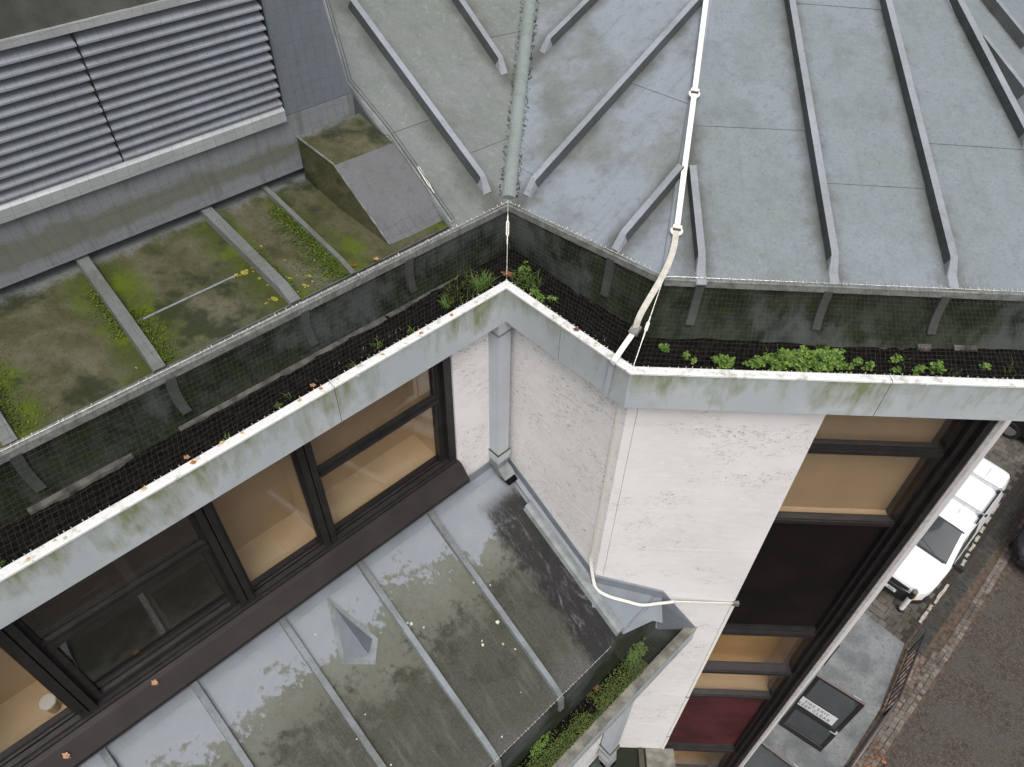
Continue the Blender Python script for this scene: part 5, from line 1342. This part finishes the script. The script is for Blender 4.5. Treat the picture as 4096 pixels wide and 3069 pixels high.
# moss and weeds filling the lower gutter
rg = np.random.RandomState(3)
secs = []; n_ = 60
for i in range(n_+1):
    t = i/n_; a = LEFT+(2.72-LEFT)*t; row = []
    wet = 1 if a < 2.35 else max(0, 1-(a-2.35)*1.6)
    for j in range(8):
        d = DE-.02+(dIn-DE+.02)*j/7; z = ZLIP-.03+.075*math.sin(math.pi*(j+.6)/8)*(.5+.5*math.sin(a*5)+.4)*wet+rg.uniform(-.008, .012)
        if a < 2.05 and a > 1.7: z -= .05*math.sin(math.pi*(1-j/7))
        p_ = LM(d, a, z); p_[1] = min(p_[1], WR-.004); row.append(p_)
    secs.append(row)
mb = MB(); mb.sweep(secs); mo = mb.build('moss_bed', 'soil', smooth=True); tag(mo, 'bed of moss and small weeds filling the lower gutter', 'moss', kind='stuff')
mb = MB()
for i in range(16000):
    a = rg.uniform(-.6, 2.70); d = DE-.03+(dIn-DE+.03)*rg.beta(1.6, 1.0)
    if 1.55 < a < 2.15 and d > 1.14 and rg.rand() < .8: continue
    k_ = int(np.clip((a-LEFT)/(2.72-LEFT)*n_, 0, n_)); j = int(np.clip((DE-.02-d)/(DE-.02-dIn)*7, 0, 7)); z = secs[k_][j][2]
    p_ = LM(d, a, z+rg.uniform(0, .028))
    if p_[1] > WR-.02: continue
    an = rg.uniform(0, 6.283); dv = V3(math.cos(an), math.sin(an), rg.uniform(-.2, .6)); dv /= np.linalg.norm(dv)
    leafquad(mb, p_, dv, UPZ, rg.uniform(.008, .017), rg.uniform(.006, .012))
k_ = mb.build('moss_leaves', 'mossleaf', mo, fix=False); k_['kind'] = 'stuff'
cl_ = Z(c8(1960, 940), ZLIP+.05); clover(cl_, nM, .15, .07, 170, .05, 'bright green leafy weeds at the end of the lower gutter', 60, 'leafy weeds in the lower gutter', .012, 'weed')
cl_ = Z(c8(1350, 1530), ZLIP+.05); clover(cl_, nM, .13, .05, 110, .04, 'leafy weeds in the lower gutter below the roof eave', 61, 'leafy weeds in the lower gutter', .011, 'weed')

# ---- dead leaves
def dead_leaf(p, n, size, label, seed, mat='deadleaf', lobes=5, group='fallen leaves on the roof and sill'):
    rg = random.Random(seed); n = np.array(n, float); n /= np.linalg.norm(n); a = np.cross(n, V3(.31, .8, .2)); a /= np.linalg.norm(a); b = np.cross(n, a)
    mb = MB(); k_ = lobes*4; pts = []
    th0 = rg.uniform(0, 6.28)
    for i in range(k_):
        th = th0+2*math.pi*i/k_; r = size*(.55+.45*abs(math.cos(th*lobes/2)))*rg.uniform(.85, 1.1); pts.append(p+a*math.cos(th)*r+b*math.sin(th)*r*.8+n*(.004+rg.uniform(0, .25)*size*.5))
    c_ = p+n*.004; i0 = len(mb.v)
    for i in range(k_): mb.face([c_, pts[i], pts[(i+1) % k_]])
    mb.tube([c_, c_-a*size*1.3+n*.01], .0012, 4)
    o = mb.build('fallen_leaf', mat, fix=False); tag(o, label, 'leaf', group); return o
dead_leaf(Z(c5(175, 100), ZE+.012), UPZ, .026, 'pinkish-brown leaf on the roof edge by the bright moss strip', 1)
dead_leaf(Z(c5(325, 60), ZE+.012), UPZ, .022, 'pale pink leaf scrap caught on the roof edge hooks', 2, 'palepink')
dead_leaf(Z(c5(1150, 155), ZG+.10), UPZ, .042, 'rust-orange leaf caught under the wire at the inner gutter corner', 3)
dead_leaf(Z(c5(1585, 505), ZF), UPZ, .022, 'curled brown leaf lying on the middle white lip', 4)
dead_leaf(gz(c6(1150, 790)), UPZ, .045, 'red-brown leaf beside the large clover clump', 5)
dead_leaf(gz(c4(1975, 858)), UPZ, .020, 'small pink leaf scrap behind the lip left of the fascia joint', 6, 'palepink')
dead_leaf(gz(c4(1180, 1312)), UPZ, .020, 'small pink leaf scrap behind the lip over the dark window', 7, 'palepink')
dead_leaf(LM(2.69, float(nM@PL(c7(915, 1050), nL, 2.69)), 12.548), V3(.3, -.3, 1), .022, 'orange-tan leaf on the sill under the dark open window', 8, 'palepink')
dead_leaf(LM(2.66, float(nM@PL(c7(350, 1530), nL, 2.66)), 12.51), V3(.5, -.5, 1), .024, 'round tan leaf on the brown sill under the left window', 9, 'palepink')
dead_leaf(Z(c8(1700, 1150), ZLIP-.01), UPZ, .05, 'dark red leaf in the black soil of the lower gutter', 10)
dead_leaf(Z(c8(1660, 1190), ZLIP-.01), UPZ, .04, 'second dark red leaf in the black soil of the lower gutter', 11)
# leaf pile on the ground beside the railing
pc_ = Z(c9(1235, 1620), 0.0); r = random.Random(5)
for i in range(34):
    d = (r.gauss(0, .22), r.gauss(0, .13)); p_ = pc_ + uG*d[0]+wG*d[1]; p_ = p_ + UPZ*(.01+.05*math.exp(-(d[0]**2+d[1]**2)*20)*r.random()+ .0)
    dead_leaf(p_, (r.uniform(-.3, .3), r.uniform(-.3, .3), 1), r.uniform(.035, .065), 'pale orange leaf lying on the brown leaf heap beside the railing' if i in (3, 9, 17, 30) else 'brown autumn leaf in the heap beside the railing foot', 100+i, 'palepink' if i in (3, 9, 17, 30) else 'deadleaf', 5, 'leaf heap beside the railing')

# ================================================================== LANE: door, railing, bollard, van, cars
c11 = lambda x, y: (3000+.3435*x, 2500+.3435*y)
dO = Z((3462, 2819), 2.73); dO[2] = 0.05
hin = V3(6.02, 6.06, .05); dd = (dO-hin); LW = np.linalg.norm(dd); dd /= LW; dn_ = np.cross(dd, UPZ); dn_ = dn_ if dn_@V3(-1, -1, 0) > 0 else -dn_
def door(hinge, direction, LW, HT, label, sign=True):
    root = empty('glazed_door', hinge, label, 'door', 'glazed doors standing open on the lane')
    d, n = direction, (lambda q: q if q@V3(-1, -1, 0) > 0 else -q)(np.cross(direction, UPZ))
    def rect(a0, a1, z0, z1, t0, t1, name, mat): 
        mb = MB(); q_ = [hinge+d*a0+UPZ*z0, hinge+d*a1+UPZ*z0, hinge+d*a1+UPZ*z1, hinge+d*a0+UPZ*z1]; mb.hexa([p_+n*t0 for p_ in q_], [p_+n*t1 for p_ in q_]); return piece(mb, name, mat, root)
    S = .075
    rect(0, S, 0, HT, -.022, .022, 'stile', 'frame'); rect(LW-S, LW, 0, HT, -.022, .022, 'stile', 'frame')
    rect(S, LW-S, HT-.07, HT, -.022, .022, 'top_rail', 'frame'); rect(S, LW-S, 0, .22, -.022, .022, 'bottom_rail', 'frame'); rect(S, LW-S, 1.06, 1.22, -.022, .022, 'lock_rail', 'frame')
    rect(0, LW, HT, HT+.008, -.026, .026, 'top_strip', 'handrail')
    rect(S, LW-S, 1.22, HT-.07, -.004, .004, 'glass_pane', 'carglass'); rect(S, LW-S, .22, 1.06, -.004, .004, 'glass_pane', 'carglass')
    rect(S-.01, LW-S+.01, .215, .235, .022, .028, 'glazing_bead', 'handrail')
    mb = MB(); b = hinge+d*(LW-.03)+UPZ*1.12; mb.tube([b+n*.02, b+n*.06, b+n*.06-d*.12], .011, 6); mb.box(b+n*.026, d*.024, n*.004, UPZ*.07); mb.tube([b-n*.02, b-n*.06, b-n*.06-d*.12], .011, 6); piece(mb, 'lever_handle', 'alu', root)
    mb = MB(); mb.box(hinge+d*(LW-.16)+UPZ*(HT-.03)-n*.04, d*.07, n*.015, UPZ*.012); piece(mb, 'top_closer', 'alu', root)
    return root, n
HD = 2.68
droot, dn_ = door(hin, dd, LW, HD, 'black framed glazed door held open, with a white sign across it')
def ptxt(txt, org, xd, yd, size, mat, parent, name, width=None):
    cu = bpy.data.curves.new(name, 'FONT'); cu.body = txt; cu.size = size; cu.extrude = .0012; cu.space_character = 1.12
    ob = bpy.data.objects.new(name, cu); COL.objects.link(ob); dg = bpy.context.evaluated_depsgraph_get(); dg.update()
    me = bpy.data.meshes.new_from_object(ob.evaluated_get(dg)); bpy.data.objects.remove(ob)
    zd = np.cross(xd, yd); xm = max(v_.co.x for v_ in me.vertices); xd = xd*(width/xm if width else 1)
    for v_ in me.vertices: q_ = org+xd*v_.co.x+yd*v_.co.y+zd*v_.co.z; v_.co = tuple(q_)
    me.materials.clear(); me.materials.append(MT[mat]); o = bpy.data.objects.new(name, me); COL.objects.link(o); part(o, parent); return o
dpl = (hin+dn_*.03, dn_)
sTL, sTR, sBR, sBL = [PI(c11(*p), *dpl) for p in ((565, 800), (1025, 1095), (945, 1170), (495, 880))]
zt_, zb2 = (sTL[2]+sTR[2])/2, (sBL[2]+sBR[2])/2; aR = float((sTR-hin)@dd)
sgp = lambda a, z, t=0.: hin+dd*a+UPZ*(z-hin[2])+dn_*t
mb = MB(); mb.hexa([sgp(.03, zb2, .026), sgp(aR, zb2, .026), sgp(aR, zt_, .026), sgp(.03, zt_, .026)], [sgp(.03, zb2, .032), sgp(aR, zb2, .032), sgp(aR, zt_, .032), sgp(.03, zt_, .032)]); sg_ = piece(mb, 'sign_plate', 'white', droot)
xd = dd if np.dot(np.cross(dd, UPZ), dn_) > 0 else -dd
hS = zt_-zb2; a1t = float((PI(c11(625, 900), *dpl)-hin)@dd); a2t = float((PI(c11(553, 890), *dpl)-hin)@dd)
al = lambda p: float((PI(c11(*p), *dpl)-hin)@dd)
ptxt('FIRE EXIT', sgp(al((628, 905)), zb2+hS*.56, .0325), xd, UPZ, hS*.42, 'dgreen', sg_, 'sign_lettering', al((912, 1068))-al((628, 905)))
ptxt('KEEP CLEAR', sgp(al((553, 897)), zb2+hS*.12, .0325), xd, UPZ, hS*.42, 'ink', sg_, 'sign_lettering', al((928, 1130))-al((553, 897)))
# second leaf farther along
h2 = Z(c11(110, 1345), HD+.05); e2 = Z(c11(520, 1655), HD+.05); h2[2] = e2[2] = .05; d2 = (e2-h2)/np.linalg.norm(e2-h2)
door(h2-d2*.1, d2, 1.0, HD, 'black framed glazed door held open, without any sign')
# wall rail
a, b = Z(c11(1038, 232), 1.0), Z(c11(845, 480), 1.0)
root = empty('wall_handrail', b, 'short dark handrail fixed to the lane wall above the landing', 'handrail'); mb = MB(); mb.tube([a, b], .025, 8); piece(mb, 'rail', 'rail', root); mb = MB()
for p_ in (a, b): mb.box(p_+nL*.02, nM*.02, nL*.05, UPZ*.03)
piece(mb, 'bracket', 'clamp', root)

# railing
RH = .95
rA, rB, rC = [Z(p, RH) for p in (c9(1580, 822), c9(1412, 1238), c9(1100, 1690))]
root = empty('railing', V3(rB[0], rB[1], 0), 'black metal railing with upright bars along the edge of the landing', 'railing')
mb = MB(); mb.tube([rA, rB], .022, 6); piece(mb, 'top_rail', 'rail', root); mb = MB(); mb.tube([rB, rC], .028, 8); piece(mb, 'handrail', 'handrail', root, smooth=True)
lo = lambda p_, z: V3(p_[0], p_[1], z)
for a, b in ((rA, rB), (rB, rC)):
    mb = MB(); mb.tube([lo(a, .12), lo(b, .12)], .016, 6); piece(mb, 'bottom_rail', 'rail', root)
bar_me = None
for a, b, n_ in ((rA, rB, 10), (rB, rC, 10)):
    for i in range(n_+1):
        p_ = lerp(a, b, i/n_); 
        mb = MB(); r_ = .011 if 0 < i < n_ else .02; mb.tube([lo(p_, 0 if r_ > .015 else .12), lo(p_, RH)], r_, 5); piece(mb, 'baluster' if r_ < .015 else 'post', 'rail', root)

# bollard
bp = V3(*(Z(c9(1425, 665), 0)[:2]), 0)
root = empty('bollard', bp, 'white post with black head and orange reflector in front of the white van', 'bollard')
def cyl(z0, z1, r0, r1, name, mat):
    mb = MB(); mb.tube([bp+UPZ*z0, bp+UPZ*z1], [r0, r1], 12); return piece(mb, name, mat, root)
cyl(0, .10, .085, .075, 'base_ring', 'blackp'); cyl(.10, .66, .062, .062, 'post', 'white'); cyl(.66, .93, .066, .066, 'head', 'blackp'); cyl(.93, .99, .072, .05, 'cap', 'clamp')
mb = MB(); mb.box(bp+V3(.045, -.045, .74), V3(s2, s2, 0)*.035, V3(s2, -s2, 0)*.022, UPZ*.04); piece(mb, 'reflector', 'orange', root)

# vehicles: lofted bodies
def interp(x, tab): return float(np.interp(x, [t[0] for t in tab], [t[1] for t in tab]))
def vehicle(name, origin, xdir, spec, label, group=None, paint='vanw', rack=False, plate=None):
    """local x: front to rear, y: to the right of xdir seen from above, z up"""
    root = empty(name, origin, label, spec['cat'], group); xd_ = np.array(xdir, float); yd_ = np.cross(xd_, UPZ)
    T = lambda x, y, z: origin+xd_*x+yd_*y+UPZ*z
    L = spec['L']; top, hw = spec['top'], spec['hw']; zb_ = spec['zb']
    def sec(x):
        zt, w_ = interp(x, top), interp(x, hw); belt = min(zt-.03, spec['belt']); wr = w_*interp(x, spec['roofw'])
        zbx = interp(x, zb_); pts = []
        half = [(0, zbx), (w_*.80, zbx), (w_*.95, zbx+.06), (w_, zbx+.25), (w_*1.0, min(belt, zt-.02)*.93+.0), (w_*.985, belt)]
        if zt-belt > .15:
            half += [(lerp(w_*.97, wr, .5), lerp(belt, zt, .5)), (wr*1.02, zt-.10), (wr*.96, zt-.035), (wr*.80, zt-.006), (wr*.4, zt+.008), (0, zt+.012)]
        else:
            q_ = np.linspace(0, 1, 6); half += [(w_*(.985-.35*t**1.5) if i < 5 else 0, belt+(zt-belt)*math.sin(t*1.57)) for i, t in enumerate(q_)]
        return half
    xs = sorted(set([0, .03, .08, .16, .3, .5, .7, .9, L-.03, L-.12, L-.3, L]+list(np.linspace(.9, L-.3, 26))+[t[0] for t in top])); secs = []
    for x in xs:
        h = sec(x); full = [(y, z) for y, z in h]+[(-y, z) for y, z in h[-2:0:-1]]; secs.append([T(x, y, z) for y, z in full])
    mb = MB(); mb.sweep(secs, closed=True); body = piece(mb, 'body', paint, root, smooth=True)
    md = body.modifiers.new('es', 'EDGE_SPLIT'); md.split_angle = rad(40)
    # patch on the upper surface
    def toppt(x, q_, off):
        zt, w_ = interp(x, top), interp(x, hw)*interp(x, spec['roofw']); return T(x, q_*w_*.93, zt+.012-.02*q_*q_+off)
    def patch(x0, x1, qa0, qa1, qb0, qb1, name_, mat, off=.006, nx=8, nq=8, th=None):
        secs_ = []
        for i in range(nx+1):
            t = i/nx; x = lerp(x0, x1, t); secs_.append([toppt(x, lerp(lerp(qa0, qb0, t), lerp(qa1, qb1, t), j/nq), off) for j in range(nq+1)])
        mb = MB(); mb.sweep(secs_); return piece(mb, name_, mat, root, smooth=True)
    def sidepatch(poly, name_, mat, sgn, off=.006):
        mb = MB(); pts = []
        for x, z in poly:
            zt, w_ = interp(x, top), interp(x, hw); belt = spec['belt']; wr = w_*interp(x, spec['roofw'])
            y = w_*.985 if z <= belt else lerp(w_*.97, wr*1.02, (z-belt)/max(.05, zt-.10-belt))
            pts.append(T(x, sgn*(y+off), z))
        mb.prism(pts, yd_*sgn*.004); return piece(mb, name_, mat, root)
    spec['fit'](root, T, patch, sidepatch, toppt, sec)
    for x in spec['wheels']:
        for sgn in (-1, 1):
            wy = interp(x, hw)-.09; r_ = spec['wr']; mb = MB()
            prof_ = [(.0, .62), (.10, .66), (.10, .93), (.085, 1.0), (-.085, 1.0), (-.10, .9), (-.1, 0)]
            secs_ = [[T(x+r_*k_*math.cos(a), sgn*(wy+y_), r_+r_*k_*math.sin(a)) for y_, k_ in prof_] for a in np.linspace(0, 2*math.pi, 25)]
            mb.sweep(secs_); tyre = piece(mb, 'wheel', 'blackp', root)
            mb = MB(); mb.tube([T(x, sgn*(wy+.0), r_), T(x, sgn*(wy+.085), r_)], r_*.62, 16); piece(mb, 'rim', 'clamp', tyre)
    return root, T, patch, sidepatch
def van_fit(root, T, patch, sidepatch, toppt, sec):
    patch(1.02, 1.66, -.97, .97, -.90, .90, 'windscreen', 'carglass', .004)
    for x0, x1 in ((1.0, 1.03), (1.64, 1.67)): patch(x0, x1, -.97, .97, -.97, .97, 'screen_surround', 'blackp', .007, 2)
    patch(.98, 1.03, -.9, .9, -.9, .9, 'scuttle', 'blackp', .009, 2)
    # wipers
    mb = MB(); mb.tube([toppt(1.03, .55, .02), toppt(1.22, -.35, .02)], .007, 5); mb.tube([toppt(1.03, -.15, .02), toppt(1.16, -.85, .02)], .007, 5); piece(mb, 'wiper', 'blackp', root)
    # front: bumper, grille, lamps
    def facep(x, y, z): return T(x, y, z)
    mb = MB(); n_ = 14; secs_ = []
    for i in range(n_+1):
        y = lerp(-.86, .86, i/n_); xx = -.05+.30*(abs(y)/.86)**4; secs_.append([T(xx+.02, y, .22), T(xx-.01, y, .30), T(xx-.025, y, .46), T(xx+.0, y, .60), T(xx+.12, y, .64), T(xx+.2, y, .3)])
    mb.sweep(secs_, closed=True); piece(mb, 'bumper', 'blackp', root)
    mb = MB()
    for k_, z in enumerate((.655, .70)):
        secs_ = []
        for i in range(n_+1):
            y = lerp(-.46, .46, i/n_); xx = -.0+.30*(abs(y)/.86)**4+.018*k_; secs_.append([T(xx-.022, y, z-.014), T(xx-.022, y, z+.016), T(xx+.08, y, z+.016), T(xx+.08, y, z-.014)])
        mb.sweep(secs_, closed=True)
    piece(mb, 'grille', 'blackp', root)
    for sgn in (-1, 1):
        mb = MB(); secs_ = []
        for i in range(9):
            t = i/8; y = sgn*lerp(.48, .855, t); xx = -.0+.31*(abs(y)/.86)**4+.16*t*t; z0, z1 = lerp(.645, .69, t), lerp(.735, .86, t)
            secs_.append([T(xx-.024, y, z0), T(xx-.006, y, (z0+z1)/2), T(xx+.06, y, z1), T(xx+.12, y, z0)])
        mb.sweep(secs_, closed=True); piece(mb, 'headlamp', 'lamp', root, smooth=True)
        mb = MB(); mb.box(T(1.16, sgn*1.02, 1.08), (T(.055, 0, 0)-T(0, 0, 0)), (T(0, .10, 0)-T(0, 0, 0)), UPZ*.075); mb.tube([T(1.2, sgn*.88, 1.0), T(1.17, sgn*.97, 1.04)], .03, 6); piece(mb, 'door_mirror', 'blackp', root)
        sidepatch([(1.28, 1.03), (1.86, 1.60), (2.32, 1.60), (2.40, 1.05)], 'side_window', 'carglass', sgn)
        sidepatch([(1.10, 1.00), (1.18, 1.02), (1.72, 1.58), (1.66, 1.56)], 'a_pillar_trim', 'blackp', sgn, .003)
        sidepatch([(.35, .28), (4.25, .28), (4.25, .36), (.35, .36)], 'sill_trim', 'blackp', sgn, .004)
        sidepatch([(2.46, .4), (2.468, .4), (2.468, 1.68), (2.46, 1.68)], 'door_gap', 'clamp', sgn, .002)
        mb = MB(); mb.box(T(2.3, sgn*.905, .95), (T(.08, 0, 0)-T(0, 0, 0)), (T(0, .012, 0)-T(0, 0, 0)), UPZ*.014); piece(mb, 'door_handle', 'blackp', root)
    # number plate
    mb = MB(); pz = .46; q_ = [T(-.078, -.26, pz-.056), T(-.078, .26, pz-.056), T(-.074, .26, pz+.056), T(-.074, -.26, pz+.056)]
    mb.prism(q_, (T(-.006, 0, 0)-T(0, 0, 0))); pl_ = piece(mb, 'number_plate', 'white', root)
    fd = T(-1, 0, 0)-T(0, 0, 0); xr = np.cross(UPZ, fd)
    ptxt('NK', T(-.0855, 0, pz-.036)+xr*.06, xr, UPZ, .10, 'ink', pl_, 'plate_lettering')
    # roof bars
    for x in (2.30, 3.36):
        mb = MB(); mb.box(T(x, 0, 1.93), (T(.018, 0, 0)-T(0, 0, 0)), (T(0, .80, 0)-T(0, 0, 0)), UPZ*.014); rb = piece(mb, 'roof_bar', 'alu', root)
        for sgn in (-1, 1):
            mb = MB(); mb.box(T(x, sgn*.70, 1.865), (T(.06, 0, 0)-T(0, 0, 0)), (T(0, .03, 0)-T(0, 0, 0)), UPZ*.055); mb.box(T(x, sgn*.785, 1.935), (T(.03, 0, 0)-T(0, 0, 0)), (T(0, .02, 0)-T(0, 0, 0)), UPZ*.03)
            piece(mb, 'bar_foot', 'blackp', rb)
    for sgn in (-1, 1):
        mb = MB(); mb.tube([T(2.0, sgn*.72, 1.835), T(2.3, sgn*.72, 1.855), T(3.36, sgn*.72, 1.86), T(3.5, sgn*.72, 1.84)], .022, 6); piece(mb, 'roof_rail', 'blackp', root)
        mb = MB(); mb.box(T(3.0, sgn*.60, 1.832), (T(1.05, 0, 0)-T(0, 0, 0)), (T(0, .004, 0)-T(0, 0, 0)), UPZ*.003); piece(mb, 'roof_seam', 'vanw', root)
    for q_ in (-.3, .0, .3):
        mb = MB(); mb.box(T(3.0, q_, 1.838), (T(1.0, 0, 0)-T(0, 0, 0)), (T(0, .02, 0)-T(0, 0, 0)), UPZ*.004); piece(mb, 'roof_rib', 'vanw', root)
van = dict(cat='van', L=4.45, belt=1.02, wr=.31, wheels=(.85, 3.55),
           top=[(0, .62), (.03, .70), (.10, .80), (.3, .90), (.6, .98), (.98, 1.08), (1.68, 1.70), (1.85, 1.785), (2.2, 1.82), (3.4, 1.83), (4.2, 1.78), (4.36, 1.68), (4.45, 1.2)],
           hw=[(0, .60), (.05, .70), (.15, .80), (.35, .875), (1, .895), (3.8, .895), (4.3, .87), (4.45, .80)], roofw=[(0, 1), (1, .93), (1.7, .80), (4.45, .82)],
           zb=[(0, .24), (.3, .2), (4.1, .22), (4.45, .35)], fit=van_fit)
vehicle('delivery_van', G(13.26, -.07, 0), uG, van, 'white delivery van with black bumper and roof bars parked on the setts')
def car_fit(root, T, patch, sidepatch, toppt, sec):
    patch(1.15, 1.78, -.95, .95, -.88, .88, 'windscreen', 'carglass', .004); patch(3.35, 3.8, -.9, .9, -.85, .85, 'rear_window', 'carglass', .004)
    for sgn in (-1, 1):
        sidepatch([(1.45, .98), (1.95, 1.34), (2.5, 1.36), (2.5, .98)], 'side_window', 'carglass', sgn); sidepatch([(2.56, .98), (2.56, 1.36), (3.1, 1.33), (3.45, 1.0)], 'side_window', 'carglass', sgn)
        mb = MB(); secs_ = []
        for i in range(7):
            t = i/6; y = sgn*lerp(.5, .84, t); xx = .05+.30*(abs(y)/.86)**4+.1*t; secs_.append([T(xx-.02, y, .58), T(xx, y, .66), T(xx+.08, y, .72), T(xx+.12, y, .58)])
        mb.sweep(secs_, closed=True); piece(mb, 'headlamp', 'lamp', root, smooth=True)
        mb = MB(); mb.box(T(1.4, sgn*.98, .98), (T(.05, 0, 0)-T(0, 0, 0)), (T(0, .09, 0)-T(0, 0, 0)), UPZ*.06); piece(mb, 'door_mirror', 'carblack', root)
    mb = MB(); mb.box(T(.02, 0, .45), (T(.05, 0, 0)-T(0, 0, 0)), (T(0, .55, 0)-T(0, 0, 0)), UPZ*.10); piece(mb, 'grille', 'blackp', root)
car = dict(cat='car', L=4.2, belt=.95, wr=.31, wheels=(.82, 3.4), top=[(0, .52), (.05, .62), (.2, .72), (.6, .82), (1.1, .94), (1.8, 1.40), (2.4, 1.46), (3.2, 1.38), (3.85, 1.0), (4.1, .92), (4.2, .6)],
           hw=[(0, .6), (.15, .76), (.4, .85), (1, .88), (3.6, .88), (4.05, .82), (4.2, .7)], roofw=[(0, 1), (1.1, .92), (1.8, .76), (4.2, .8)], zb=[(0, .25), (.4, .2), (3.8, .22), (4.2, .35)], fit=car_fit)
hl = Z((4082, 2184), .66); uh, wh_ = float(hl@uG), float(hl@wG)
vehicle('parked_car', G(uh-.25, wh_+.70, 0), uG, car, 'black car on the far side of the lane opposite the white van', paint='carblack')
wl = Z((4041, 1717), .31); uw, ww_ = float(wl@uG), float(wl@wG)
vehicle('parked_car', G(uw+.80, ww_-.82, 0), wG, car, 'black car standing across the lane behind the white van', paint='carblack')

cup = empty('paper_cup', cp, 'pale lidded cup standing on the ledge inside the left window', 'cup')
mb = MB(); mb.tube([cp, cp+UPZ*.10], [.030, .042], 16); piece(mb, 'cup_body', 'tan', cup, smooth=False)
mb = MB(); mb.tube([cp+UPZ*.10, cp+UPZ*.112], [.046, .044], 16); piece(mb, 'lid', 'white', cup)
